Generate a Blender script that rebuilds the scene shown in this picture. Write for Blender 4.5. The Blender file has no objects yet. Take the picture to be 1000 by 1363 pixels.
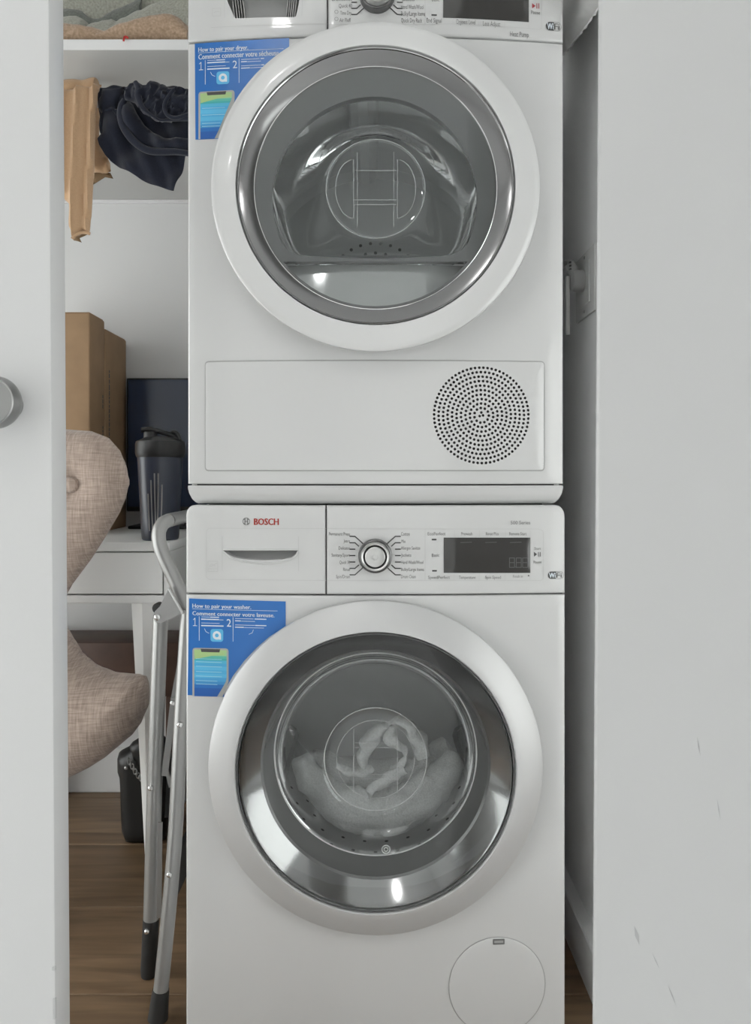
import bpy, bmesh, math, random
from mathutils import Vector, Matrix, noise
from mathutils.geometry import delaunay_2d_cdt
random.seed(7)
S = bpy.context.scene
COL = S.collection
PI = math.pi

# ------------------------------------------------------------------ camera
F, YH, HC, ZF = 1010.0, 630.0, 0.9, 1.2          # focal length (px), horizon row, camera height, distance to appliance fronts
cam_d = bpy.data.cameras.new('camera')
cam = bpy.data.objects.new('camera', cam_d)
COL.objects.link(cam)
cam.location = (0, -ZF, HC)
cam.rotation_euler = (PI/2, 0, 0)
cam_d.sensor_fit = 'VERTICAL'
cam_d.sensor_height = 24
cam_d.lens = F/1363*24
cam_d.shift_y = -(681.5-YH)/1363
cam_d.clip_start = 0.02
S.camera = cam

# ------------------------------------------------------------------ world, lights, exposure
w = bpy.data.worlds.new('world'); S.world = w
w.use_nodes = True
bg = w.node_tree.nodes['Background']
bg.inputs[0].default_value = (1.0, 0.985, 0.965, 1)
bg.inputs[1].default_value = 8.3
S.view_settings.view_transform = 'Standard'
S.view_settings.look = 'None'
S.view_settings.gamma = 1
S.view_settings.use_curve_mapping = False
S.view_settings.exposure = -1.0
LAMP_W = (5.5, 5.0, 5.0)
LAMPS = [(-0.52, -1.50), (1.2, -2.3), (-1.2, -2.4)]     # ceiling light near the closet, then two unseen ones added as fill
CEIL = 2.5

# ------------------------------------------------------------------ helpers
ORIGIN = {}
def P(px, py, Z):
    return Vector(((px-500)/F*Z, Z-ZF, HC-(py-YH)/F*Z))

def mat(name, col, rough=.5, metal=0., coat=0., bump=0., bscale=200., var=0., vscale=8., spec=.5, aniso=None):
    m = bpy.data.materials.new(name); m.use_nodes = True
    nt = m.node_tree; b = nt.nodes['Principled BSDF']
    b.inputs['Base Color'].default_value = (*col, 1)
    b.inputs['Roughness'].default_value = rough
    b.inputs['Metallic'].default_value = metal
    b.inputs['Coat Weight'].default_value = coat
    b.inputs['Coat Roughness'].default_value = .06
    b.inputs['Specular IOR Level'].default_value = spec
    tc = nt.nodes.new('ShaderNodeTexCoord')
    if var:
        n = nt.nodes.new('ShaderNodeTexNoise'); n.inputs['Scale'].default_value = vscale; n.inputs['Detail'].default_value = 4
        r = nt.nodes.new('ShaderNodeValToRGB')
        r.color_ramp.elements[0].position = .3; r.color_ramp.elements[1].position = .7
        r.color_ramp.elements[0].color = (*[c*(1-var) for c in col], 1)
        r.color_ramp.elements[1].color = (*[min(1, c*(1+var)) for c in col], 1)
        nt.links.new(tc.outputs['Object'], n.inputs['Vector'])
        nt.links.new(n.outputs['Fac'], r.inputs['Fac'])
        nt.links.new(r.outputs['Color'], b.inputs['Base Color'])
    if bump:
        n = nt.nodes.new('ShaderNodeTexNoise'); n.inputs['Scale'].default_value = bscale; n.inputs['Detail'].default_value = 3
        bp = nt.nodes.new('ShaderNodeBump'); bp.inputs['Strength'].default_value = bump; bp.inputs['Distance'].default_value = .002
        nt.links.new(tc.outputs['Object'], n.inputs['Vector'])
        nt.links.new(n.outputs['Fac'], bp.inputs['Height'])
        nt.links.new(bp.outputs['Normal'], b.inputs['Normal'])
    return m

def fabric(name, c1, c2, scale=900., bump=.5, ratio=.06):
    """woven cloth: crossed fine waves over a two-tone noise"""
    m = mat(name, c1, .9, spec=.2)
    nt = m.node_tree; b = nt.nodes['Principled BSDF']
    b.inputs['Sheen Weight'].default_value = .25
    tc = nt.nodes.new('ShaderNodeTexCoord')
    fac = []
    for sc in ((scale, scale*ratio, scale*ratio), (scale*ratio, scale*ratio, scale)):
        mp = nt.nodes.new('ShaderNodeMapping'); mp.inputs['Scale'].default_value = sc
        n = nt.nodes.new('ShaderNodeTexNoise'); n.inputs['Scale'].default_value = 1; n.inputs['Detail'].default_value = 2
        nt.links.new(tc.outputs['Object'], mp.inputs['Vector']); nt.links.new(mp.outputs['Vector'], n.inputs['Vector'])
        fac.append(n)
    ad = nt.nodes.new('ShaderNodeMath'); ad.operation = 'ADD'
    nt.links.new(fac[0].outputs['Fac'], ad.inputs[0]); nt.links.new(fac[1].outputs['Fac'], ad.inputs[1])
    hv = nt.nodes.new('ShaderNodeMath'); hv.operation = 'MULTIPLY'; hv.inputs[1].default_value = .5
    nt.links.new(ad.outputs[0], hv.inputs[0])
    r = nt.nodes.new('ShaderNodeValToRGB')
    r.color_ramp.elements[0].position = .36; r.color_ramp.elements[1].position = .64
    r.color_ramp.elements[0].color = (*c2, 1); r.color_ramp.elements[1].color = (*c1, 1)
    nt.links.new(hv.outputs[0], r.inputs['Fac']); nt.links.new(r.outputs['Color'], b.inputs['Base Color'])
    bp = nt.nodes.new('ShaderNodeBump'); bp.inputs['Strength'].default_value = bump; bp.inputs['Distance'].default_value = .0015
    nt.links.new(hv.outputs[0], bp.inputs['Height']); nt.links.new(bp.outputs['Normal'], b.inputs['Normal'])
    return m

def glass(name, tint=(.93, .95, .95), refl=.05, rough=.01, ior=1.45, thick=False):
    """thin clear pane: lets light straight through, mirrors by Fresnel"""
    m = bpy.data.materials.new(name); m.use_nodes = True
    nt = m.node_tree; nt.nodes.clear()
    out = nt.nodes.new('ShaderNodeOutputMaterial'); mx = nt.nodes.new('ShaderNodeMixShader')
    tr = nt.nodes.new('ShaderNodeBsdfTransparent'); tr.inputs[0].default_value = (*tint, 1)
    gl = nt.nodes.new('ShaderNodeBsdfGlossy'); gl.inputs['Roughness'].default_value = rough
    fr = nt.nodes.new('ShaderNodeFresnel')
    ge = nt.nodes.new('ShaderNodeNewGeometry'); mr = nt.nodes.new('ShaderNodeMapRange')      # same mirror on both faces of the pane
    mr.inputs['To Min'].default_value = ior; mr.inputs['To Max'].default_value = 1/ior
    if not thick: nt.links.new(ge.outputs['Backfacing'], mr.inputs['Value'])
    else: mr.inputs['Value'].default_value = 0      # thick moulded glass: its inner face mirrors steep rays
    nt.links.new(mr.outputs[0], fr.inputs['IOR'])
    ad = nt.nodes.new('ShaderNodeMath'); ad.operation = 'ADD'; ad.inputs[1].default_value = refl; ad.use_clamp = True
    nt.links.new(fr.outputs[0], ad.inputs[0]); nt.links.new(ad.outputs[0], mx.inputs[0])
    nt.links.new(tr.outputs[0], mx.inputs[1]); nt.links.new(gl.outputs[0], mx.inputs[2])
    nt.links.new(mx.outputs[0], out.inputs['Surface'])
    return m

class MB:
    def __init__(s): s.v = []; s.f = []
    def add(s, vs, fs):
        o = len(s.v); s.v += [Vector(v) for v in vs]; s.f += [[i+o for i in f] for f in fs]; return s
    def box(s, x0, x1, y0, y1, z0, z1, bev=0., seg=2, M=None):
        bm = bmesh.new(); bmesh.ops.create_cube(bm, size=1)
        for v in bm.verts:
            v.co = Vector(((x0+x1)/2+v.co.x*(x1-x0), (y0+y1)/2+v.co.y*(y1-y0), (z0+z1)/2+v.co.z*(z1-z0)))
        if bev: bmesh.ops.bevel(bm, geom=bm.edges[:], offset=bev, segments=seg, affect='EDGES', profile=.5)
        s.bm(bm, M); return s
    def bm(s, bm, M=None):
        bm.verts.index_update(); o = len(s.v)
        s.v += [(M @ v.co if M else v.co.copy()) for v in bm.verts]
        s.f += [[v.index+o for v in f.verts] for f in bm.faces]; bm.free(); return s
    def rings(s, rings, closed=True, cap0=False, cap1=False):
        n = len(rings[0]); o = len(s.v)
        for r in rings: s.v += [Vector(p) for p in r]
        for i in range(len(rings)-1):
            for j in range(n if closed else n-1):
                k = (j+1) % n
                s.f.append([o+i*n+j, o+i*n+k, o+(i+1)*n+k, o+(i+1)*n+j])
        if cap0: s.f.append([o+j for j in range(n)][::-1])
        if cap1: s.f.append([o+(len(rings)-1)*n+j for j in range(n)])
        return s
    def lathe(s, prof, c, axis='y', n=96, cap0=False, cap1=False):
        rs = []
        for r, h in prof:
            ring = []
            for j in range(n):
                a = 2*PI*j/n
                if axis == 'y': ring.append((c[0]+r*math.cos(a), c[1]+h, c[2]+r*math.sin(a)))
                elif axis == 'z': ring.append((c[0]+r*math.cos(a), c[1]+r*math.sin(a), c[2]+h))
                else: ring.append((c[0]+h, c[1]+r*math.cos(a), c[2]+r*math.sin(a)))
            rs.append(ring)
        return s.rings(rs, True, cap0, cap1)
    def tube(s, pts, r, n=14, cap=True, smooth=0):
        pts = [Vector(p) for p in pts]
        if smooth: pts = catmull(pts, smooth)
        rad = r if callable(r) else (lambda t: r)
        rs = []; prev = None
        for i, p in enumerate(pts):
            d = (pts[min(i+1, len(pts)-1)]-pts[max(i-1, 0)]).normalized()
            if prev is None:
                a = Vector((0, 0, 1)) if abs(d.z) < .9 else Vector((0, 1, 0))
                u = d.cross(a).normalized()
            else:
                u = (prev-d*prev.dot(d)).normalized()
            prev = u; v = d.cross(u)
            q = rad(i/(len(pts)-1))
            rs.append([p+q*(math.cos(2*PI*j/n)*u+math.sin(2*PI*j/n)*v) for j in range(n)])
        return s.rings(rs, True, cap, cap)
    def torus(s, c, R, r, axis='y', n=72, m=8):
        return s.tube([(c[0]+R*math.cos(2*PI*j/n), c[1], c[2]+R*math.sin(2*PI*j/n)) if axis == 'y' else
                       (c[0], c[1]+R*math.cos(2*PI*j/n), c[2]+R*math.sin(2*PI*j/n)) if axis == 'x' else
                       (c[0]+R*math.cos(2*PI*j/n), c[1]+R*math.sin(2*PI*j/n), c[2]) for j in range(n+1)], r, m, False)

def catmull(p, k):
    out = []
    for i in range(len(p)-1):
        a, b, c, d = p[max(i-1, 0)], p[i], p[i+1], p[min(i+2, len(p)-1)]
        for j in range(k):
            t = j/k
            out.append(.5*((2*b)+(c-a)*t+(2*a-5*b+4*c-d)*t*t+(3*b-a-3*c+d)*t**3))
    out.append(p[-1]); return out

def obj(name, mb, m, parent=None, smooth=30, warp=None, kind=None, label=None, uv=None):
    me = bpy.data.meshes.new(name)
    o0 = ORIGIN.get(parent.name, Vector((0, 0, 0))) if parent else Vector((0, 0, 0))
    vs = [(warp(v) if warp else v)-o0 for v in mb.v]
    me.from_pydata([tuple(v) for v in vs], [], mb.f)
    bm = bmesh.new(); bm.from_mesh(me); bmesh.ops.recalc_face_normals(bm, faces=bm.faces[:]); bm.to_mesh(me); bm.free()
    if smooth:
        me.polygons.foreach_set('use_smooth', [True]*len(me.polygons))
        me.set_sharp_from_angle(angle=math.radians(smooth))
    me.materials.append(m)
    o = bpy.data.objects.new(name, me); COL.objects.link(o)
    if parent: o.parent = parent
    ORIGIN[o.name] = o0
    if kind: o['kind'] = kind
    if label: o['label'] = label
    return o

def thing(name, label, cat, loc, group=None):
    o = bpy.data.objects.new(name, None); COL.objects.link(o)
    o.empty_display_size = .05
    o.location = loc; ORIGIN[o.name] = Vector(loc)
    o['label'] = label; o['category'] = cat
    if group: o['group'] = group
    return o

def tag(o, label, cat, group=None):
    o['label'] = label; o['category'] = cat
    if group: o['group'] = group
    return o

def inside(p, poly):
    x, y = p; c = False; n = len(poly)
    for i in range(n):
        x0, y0 = poly[i]; x1, y1 = poly[i-1]
        if (y0 > y) != (y1 > y) and x < (x1-x0)*(y-y0)/(y1-y0)+x0: c = not c
    return c

def edge_dist(p, poly):
    px, py = p; best = 1e9; n = len(poly)
    for i in range(n):
        ax, ay = poly[i]; bx, by = poly[(i+1) % n]
        dx, dy = bx-ax, by-ay; L = dx*dx+dy*dy
        t = 0 if L == 0 else max(0, min(1, ((px-ax)*dx+(py-ay)*dy)/L))
        d = (ax+t*dx-px)**2+(ay+t*dy-py)**2
        if d < best: best = d
    return math.sqrt(best)

def subdiv(poly, step):
    out = []
    for i in range(len(poly)):
        a, b = poly[i], poly[(i+1) % len(poly)]
        k = max(1, int(math.hypot(b[0]-a[0], b[1]-a[1])/step+.5))
        for j in range(k): out.append((a[0]+(b[0]-a[0])*j/k, a[1]+(b[1]-a[1])*j/k))
    return out

def smooth_poly(poly, k=4):
    n = len(poly); out = []
    p = [Vector((*q, 0)) for q in poly]
    for i in range(n):
        a, b, c, d = p[i-1], p[i], p[(i+1) % n], p[(i+2) % n]
        for j in range(k):
            t = j/k
            q = .5*((2*b)+(c-a)*t+(2*a-5*b+4*c-d)*t*t+(3*b-a-3*c+d)*t**3)
            out.append((q.x, q.y))
    return out

def fill(outline, holes=(), step=0, margin=.4, quick=False):
    """constrained triangulation of an outline with holes and optional inner grid points -> (2D verts, tris, n_outline, hole index lists)"""
    vs = [Vector(p) for p in outline]; edges = [(i, (i+1) % len(outline)) for i in range(len(outline))]
    hl = []
    for h in holes:
        o = len(vs); vs += [Vector(p) for p in h]; k = len(h)
        edges += [(o+i, o+(i+1) % k) for i in range(k)]; hl.append(list(range(o, o+k)))
    if step:
        xs = [p[0] for p in outline]; ys = [p[1] for p in outline]
        nx = int((max(xs)-min(xs))/step)+1; ny = int((max(ys)-min(ys))/step)+1
        for i in range(nx):
            for j in range(ny):
                p = (min(xs)+(i+.5)*step, min(ys)+(j+.5)*step)
                if inside(p, outline) and edge_dist(p, outline) > step*margin and all(
                        not inside(p, h) and edge_dist(p, h) > step*margin for h in holes):
                    vs.append(Vector(p))
    rv, re, rf, ov, oe, of = delaunay_2d_cdt(vs, edges, [], 0, 1e-7)
    m = {}
    for i, l in enumerate(ov):
        for q in l: m[q] = i
    fs = []
    for f in rf:
        c = (sum(rv[i][0] for i in f)/len(f), sum(rv[i][1] for i in f)/len(f))
        if inside(c, outline) and not any(inside(c, h) for h in holes): fs.append(list(f))
    return [tuple(v) for v in rv], fs, [m[i] for i in range(len(outline))], [[m[i] for i in h] for h in hl]

def plate(outline, holes=(), y0=0., y1=.02, step=.025, cham=0., mb=None, hole_depth=None):
    """a plate in the x-z plane, front at y0 (towards the camera), back at y1, chamfered rim"""
    mb = mb or MB()
    if cham:                                  # inset outline for the front face
        n = len(outline); area = sum(outline[i-1][0]*outline[i][1]-outline[i][0]*outline[i-1][1] for i in range(n))
        sg = 1 if area > 0 else -1; ins = []
        for i in range(n):
            a, b, c = outline[i-1], outline[i], outline[(i+1) % n]
            e1 = Vector((b[0]-a[0], b[1]-a[1])).normalized(); e2 = Vector((c[0]-b[0], c[1]-b[1])).normalized()
            n1 = Vector((-e1.y, e1.x))*sg; n2 = Vector((-e2.y, e2.x))*sg
            nn = (n1+n2); nn = nn/max(.3, nn.length_squared)*2
            ins.append((b[0]+nn.x*cham, b[1]+nn.y*cham))
    else: ins = list(outline)
    v, f, ol, hl = fill(ins, holes, step)
    o = len(mb.v)
    mb.v += [Vector((p[0], y0, p[1])) for p in v]; mb.f += [[i+o for i in t] for t in f]
    rim = [o+i for i in ol]
    if cham:
        for k in range(1, 4):
            a = k/3*PI/2; new = []
            for i in range(len(outline)):
                q = 1-math.sin(a)
                x = outline[i][0]+(ins[i][0]-outline[i][0])*q; z = outline[i][1]+(ins[i][1]-outline[i][1])*q
                new.append(len(mb.v)); mb.v.append(Vector((x, y0+cham*(1-math.cos(a)), z)))
            for i in range(len(rim)):
                j = (i+1) % len(rim); mb.f.append([rim[i], rim[j], new[j], new[i]])
            rim = new
    back = []
    for i in rim: back.append(len(mb.v)); mb.v.append(Vector((mb.v[i].x, y1, mb.v[i].z)))
    for i in range(len(rim)):
        j = (i+1) % len(rim); mb.f.append([rim[i], rim[j], back[j], back[i]])
    for h in hl:
        yb = hole_depth if hole_depth is not None else y1
        bk = []
        for i in h: bk.append(len(mb.v)); mb.v.append(Vector((v[i][0], yb, v[i][1])))
        for i in range(len(h)):
            j = (i+1) % len(h); mb.f.append([o+h[i], o+h[j], bk[j], bk[i]])
    return mb

def rrect(x0, x1, z0, z1, r, k=4, step=None):
    pts = []
    for cx, cz, a0 in ((x1-r, z1-r, 0), (x0+r, z1-r, 90), (x0+r, z0+r, 180), (x1-r, z0+r, 270)):
        for i in range(k+1):
            a = math.radians(a0+90*i/k); pts.append((cx+r*math.cos(a), cz+r*math.sin(a)))
    return subdiv(pts, step) if step else pts

def circ(cx, cz, r, n=72): return [(cx+r*math.cos(2*PI*i/n), cz+r*math.sin(2*PI*i/n)) for i in range(n)]

def puff(outline, Zc, T, r, step=5., fold=None, M=None):
    """closed padded shape from an outline given at distance Zc (pixels): thickness T, rounded over r; fold(x, y) shifts depth"""
    mb = MB(); poly = subdiv(outline, step)
    v, f, ol, hl = fill(poly, (), step)
    ol = set(ol); fr = []; bk = []
    for i, p in enumerate(v):
        d = 0 if i in ol else edge_dist(p, poly)
        q = 1-min(1, d/r); t = T*math.sqrt(max(0, 1-q*q))
        z0 = Zc+(fold(p[0], p[1]) if fold else 0)
        base = P(p[0], p[1], Zc); base.y = z0-ZF
        fr.append(len(mb.v)); mb.v.append(base+Vector((0, -t, 0)))
        if i in ol: bk.append(fr[-1])
        else: bk.append(len(mb.v)); mb.v.append(base+Vector((0, t, 0)))
    for t in f:
        mb.f.append([fr[i] for i in t]); mb.f.append([bk[i] for i in t][::-1])
    return mb

_font_cache = {}
def glyphs(body):
    if body not in _font_cache:
        c = bpy.data.curves.new('t', 'FONT'); c.body = body; c.size = 1; c.fill_mode = 'FRONT'; c.resolution_u = 2
        o = bpy.data.objects.new('t', c)
        me = bpy.data.meshes.new_from_object(o)
        _font_cache[body] = ([v.co.copy() for v in me.vertices], [list(p.vertices) for p in me.polygons])
        bpy.data.objects.remove(o); bpy.data.curves.remove(c); bpy.data.meshes.remove(me)
    return _font_cache[body]

def lettering(mb, body, x0, x1, ztop, zbase, y, fit=True, bold=0):
    """flat letters between x0 and x1, cap line ztop, base line zbase"""
    vs, fs = glyphs(body)
    if not vs: return
    a = min(v.x for v in vs); b = max(v.x for v in vs); cap = .715
    sx = (x1-x0)/(b-a)
    for d in ([-bold, 0, bold] if bold else [0]):
        mb.add([(x0+(v.x-a)*sx+d, y-abs(d)*.01, zbase+v.y/cap*(ztop-zbase)) for v in vs], fs)

def flat(mb, pts, y): mb.add([(p[0], y, p[1]) for p in pts], [list(range(len(pts)))])
def stroke(mb, pts, wd, y):
    for i in range(len(pts)-1):
        a0, b0 = Vector(pts[i]), Vector(pts[i+1]); d = (b0-a0).normalized()*wd/2; n = Vector((-d.y, d.x)); k = max(1, int((b0-a0).length/.012))
        for j in range(k):                    # short pieces, so that long lines follow the bowed fronts
            a, b = a0+(b0-a0)*j/k, a0+(b0-a0)*(j+1)/k
            flat(mb, [tuple(a-d*.6-n), tuple(b+d*.6-n), tuple(b+d*.6+n), tuple(a-d*.6+n)], y)

# ------------------------------------------------------------------ materials
M = {}
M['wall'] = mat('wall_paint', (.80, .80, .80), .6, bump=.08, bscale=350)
M['closet_lifted'] = mat('closet_paint_lifted', (.90, .90, .90), .6, bump=.08, bscale=350)  # closet paint lightened on this wall to lift the dim right gap
M['door_dimmed'] = mat('door_paint_dimmed', (.425, .425, .425), .42, bump=.03, bscale=120)  # same door paint, darkened to offset window light on the right leaf
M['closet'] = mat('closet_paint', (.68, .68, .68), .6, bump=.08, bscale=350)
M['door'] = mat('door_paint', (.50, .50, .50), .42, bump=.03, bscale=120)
M['trim'] = mat('trim_paint', (.74, .74, .74), .4)
M['enamel'] = mat('white_enamel', (.63, .63, .627), .24, coat=.5)
M['cabinet'] = mat('cabinet_enamel_lifted', (.78, .78, .78), .35)  # enamel lightened so the cabinet sides throw more light into the gap
M['panel'] = mat('white_panel_plastic', (.63, .63, .627), .34, coat=.25)
M['ring'] = mat('white_gloss_ring', (.66, .66, .657), .22, coat=.4)
M['silver'] = mat('satin_silver_paint', (.58, .58, .58), .38, metal=.2)
M['seam'] = mat('dark_joint', (.10, .10, .10), .7)
M['fine'] = mat('pale_grey_gasket', (.38, .38, .375), .6)
M['midbezel'] = mat('washer_mirror_bezel', (.30, .30, .30), .1, metal=1)
M['darkbezel'] = mat('dark_mirror_bezel', (.22, .22, .22), .14, metal=1)
M['chrome'] = mat('dark_chrome', (.42, .42, .42), .12, metal=1)
M['bright_chrome'] = mat('bright_chrome', (.75, .75, .75), .12, metal=1)
M['smoke'] = mat('smoked_plastic', (.12, .12, .12), .18, coat=.5)
M['smoke2'] = mat('dark_smoked_plastic', (.11, .11, .11), .2, coat=.5)
M['flap'] = mat('flap_gloss_grey', (.30, .30, .30), .06, coat=1., spec=.9)
M['steel'] = mat('drum_steel', (.90, .90, .90), .45, metal=.15, bump=.03, bscale=60)
M['knobmetal'] = mat('brushed_knob_metal', (.62, .62, .61), .3, metal=.9, bump=.05, bscale=500)
M['doorknob'] = mat('brushed_nickel', (.27, .27, .266), .32, metal=.9, bump=.03, bscale=400)
M['knobdark'] = mat('knob_dark_ring', (.16, .16, .16), .3, metal=.8)
M['ink'] = mat('grey_print', (.17, .17, .167), .6)
M['ink2'] = mat('dark_print', (.07, .07, .07), .6)
M['paleink'] = mat('pale_grey_print', (.55, .55, .545), .6)
M['red'] = mat('red_print', (.42, .035, .02), .5)
M['startred'] = mat('start_symbol_red', (.40, .05, .06), .5)
M['lcd'] = mat('display_black', (.045, .043, .041), .14, coat=.5)
M['segment'] = mat('unlit_segment', (.11, .11, .11), .4)
M['blue'] = mat('sticker_blue', (.032, .165, .50), .28, var=.06, vscale=12)
M['whiteprint'] = mat('white_print', (.74, .80, .86), .5)
M['lightblue'] = mat('light_blue_print', (.12, .48, .78), .45)
M['phone'] = mat('phone_frame_print', (.42, .42, .40), .4)
M['black'] = mat('black_plastic', (.009, .009, .010), .4, bump=.04, bscale=400)
M['rubber'] = mat('black_rubber', (.02, .02, .02), .55)
M['tube'] = mat('grey_painted_tube', (.34, .34, .335), .32, metal=.55, bump=.03, bscale=300)
M['bracket'] = mat('zinc_bracket', (.52, .52, .52), .35, metal=.8, bump=.1, bscale=150)
M['rivet'] = mat('bright_rivet', (.8, .8, .8), .25, metal=1)
M['deskwhite'] = mat('white_lacquer', (.84, .845, .84), .35)
M['navyplastic'] = mat('navy_shaker_plastic', (.035, .042, .065), .3, coat=.2)
M['screen'] = mat('navy_screen_gloss', (.020, .034, .07), .16, coat=.3)
M['kraft'] = mat('kraft_cardboard', (.32, .205, .115), .75, var=.08, vscale=20, bump=.06, bscale=180)
M['brown'] = mat('dark_brown_wood', (.085, .045, .032), .5, var=.2, vscale=14)
M['leather'] = mat('black_leather', (.012, .012, .012), .38, bump=.12, bscale=260)
M['linen'] = fabric('linen_upholstery', (.50, .40, .34), (.29, .225, .19), 520)
M['tan'] = fabric('tan_cotton', (.50, .33, .20), (.45, .29, .17), 900, .2, .3)
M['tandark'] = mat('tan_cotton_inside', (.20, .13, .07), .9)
M['navy'] = fabric('navy_satin', (.016, .019, .032), (.011, .013, .023), 900, .15, .3)
M['plush'] = fabric('tan_plush', (.50, .36, .26), (.33, .23, .15), 260, 1., .8)
M['greyplush'] = fabric('grey_green_plush', (.44, .44, .38), (.30, .30, .26), 260, 1., .8)
M['darkplush'] = fabric('dark_green_grey_plush', (.20, .21, .19), (.13, .14, .125), 260, 1., .8)
M['laundry'] = fabric('white_terry', (.86, .86, .85), (.70, .70, .69), 400, .8, .8)
M['plug'] = mat('grey_plug_plastic', (.36, .36, .355), .5)
M['plate'] = mat('switch_plate_plastic', (.62, .62, .61), .45)
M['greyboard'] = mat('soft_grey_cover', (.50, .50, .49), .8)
M['redbit'] = mat('red_thread', (.5, .02, .02), .6)
M['glass'] = glass('clear_glass', refl=.0)
M['bowl'] = glass('bowl_glass', (.97, .98, .98), .07, .05, 1.24, True)
M['smokeglass'] = glass('smoked_glass', (.95, .96, .96), .01, .01, 1.38)
M['etch'] = mat('glass_edge_line', (.75, .75, .75), .3)
M['scuff'] = mat('scuff_mark', (.33, .33, .33), .7)
M['chip'] = mat('chip_mark', (.40, .40, .40), .7)

def emit(name, col, k):
    m = bpy.data.materials.new(name); m.use_nodes = True
    b = m.node_tree.nodes['Principled BSDF']
    b.inputs['Base Color'].default_value = (.8, .8, .8, 1)
    b.inputs['Emission Color'].default_value = (*col, 1); b.inputs['Emission Strength'].default_value = k
    return m
M['lamp'] = emit('lamp_diffuser', (1, .99, .975), 40)

def wood():
    m = mat('oak_plank', (.2, .13, .08), .42)
    nt = m.node_tree; b = nt.nodes['Principled BSDF']
    tc = nt.nodes.new('ShaderNodeTexCoord'); mp = nt.nodes.new('ShaderNodeMapping'); mp.inputs['Scale'].default_value = (3, 34, 34)
    n = nt.nodes.new('ShaderNodeTexNoise'); n.inputs['Scale'].default_value = 1.2; n.inputs['Detail'].default_value = 8; n.inputs['Distortion'].default_value = .6
    r = nt.nodes.new('ShaderNodeValToRGB')
    r.color_ramp.elements[0].position = .3; r.color_ramp.elements[1].position = .72
    r.color_ramp.elements[0].color = (.125, .077, .042, 1); r.color_ramp.elements[1].color = (.245, .16, .092, 1)
    oi = nt.nodes.new('ShaderNodeObjectInfo'); hs = nt.nodes.new('ShaderNodeHueSaturation')
    mr = nt.nodes.new('ShaderNodeMapRange'); mr.inputs['To Min'].default_value = .85; mr.inputs['To Max'].default_value = 1.15
    nt.links.new(oi.outputs['Random'], mr.inputs['Value']); nt.links.new(mr.outputs[0], hs.inputs['Value'])
    nt.links.new(tc.outputs['Object'], mp.inputs['Vector']); nt.links.new(mp.outputs[0], n.inputs['Vector'])
    nt.links.new(n.outputs['Fac'], r.inputs['Fac']); nt.links.new(r.outputs['Color'], hs.inputs['Color'])
    nt.links.new(hs.outputs['Color'], b.inputs['Base Color'])
    bp = nt.nodes.new('ShaderNodeBump'); bp.inputs['Strength'].default_value = .15; bp.inputs['Distance'].default_value = .001
    nt.links.new(n.outputs['Fac'], bp.inputs['Height']); nt.links.new(bp.outputs[0], b.inputs['Normal'])
    return m
M['wood'] = wood()
M['bounce_grey'] = mat('pale_bounce_grey', (.82, .82, .82), .45, var=.03, vscale=5)  # pale tone chosen to bounce neutral light
M['subfloor'] = mat('floor_joint', (.05, .035, .025), .8)

# ------------------------------------------------------------------ the setting
WA, WB, WC, WD = -2.1, .72, .03, 1.6          # unseen window added for fill in the left wall: along y, then z
YB = .949                                   # back wall of the closet
XR = .390                         # closet side walls
def struct(name, mb, m, parent=None, smooth=30):
    return obj(name, mb, m, parent, smooth, kind=None if parent else 'structure')
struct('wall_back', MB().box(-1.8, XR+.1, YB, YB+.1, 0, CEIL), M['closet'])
XL = -1.70                                  # the closet runs on behind the left door leaf
struct('wall_right', MB().box(XR, XR+.1, .04, YB, 0, CEIL), M['closet_lifted'])
struct('wall_front_right', MB().box(XR+.1, 1.7, .04, .14, 0, CEIL), M['wall'])
wl = MB(); VA, VB = -3.1, -.5                          # second unseen window added for fill, in the room's right wall
wl.box(1.7, 1.8, -3.2, .14, 0, WC); wl.box(1.7, 1.8, -3.2, .14, WD, CEIL)
wl.box(1.7, 1.8, -3.2, VA, WC, WD); wl.box(1.7, 1.8, VB, .14, WC, WD)
struct('wall_room_right', wl, M['wall'])
wf = MB()
wf.box(1.72, 1.78, VA, VA+.06, WC, WD); wf.box(1.72, 1.78, VB-.06, VB, WC, WD); wf.box(1.72, 1.78, (VA+VB)/2-.03, (VA+VB)/2+.03, WC+.06, WD-.06)
wf.box(1.72, 1.78, VA+.06, VB-.06, WC, WC+.06); wf.box(1.72, 1.78, VA+.06, VB-.06, WD-.06, WD)
w2 = struct('fill_window_2', wf, M['trim'])
obj('pane', MB().box(1.748, 1.752, VA+.06, VB-.06, WC+.06, WD-.06), M['glass'], w2)
struct('wall_room_rear', MB().box(-1.8, 1.8, -3.3, -3.2, 0, CEIL), M['wall'])
wl = MB()       # left wall, opened for the added fill window
wl.box(-1.8, -1.7, -3.2, YB, 0, WC); wl.box(-1.8, -1.7, -3.2, YB, WD, CEIL)
wl.box(-1.8, -1.7, -3.2, WA, WC, WD); wl.box(-1.8, -1.7, WB, YB, WC, WD)
struct('wall_left', wl, M['wall'])
wf = MB()
wf.box(-1.78, -1.72, WA, WA+.06, WC, WD); wf.box(-1.78, -1.72, WB-.06, WB, WC, WD); wf.box(-1.78, -1.72, (WA+WB)/2-.03, (WA+WB)/2+.03, WC+.06, WD-.06)
wf.box(-1.78, -1.72, WA+.06, WB-.06, WC, WC+.06); wf.box(-1.78, -1.72, WA+.06, WB-.06, WD-.06, WD)
w1 = struct('fill_window_1', wf, M['trim'])
obj('pane', MB().box(-1.752, -1.748, WA+.06, WB-.06, WC+.06, WD-.06), M['glass'], w1)
struct('ceiling', MB().box(-1.8, 1.8, -3.3, YB+.1, CEIL, CEIL+.1), M['wall'])

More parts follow.
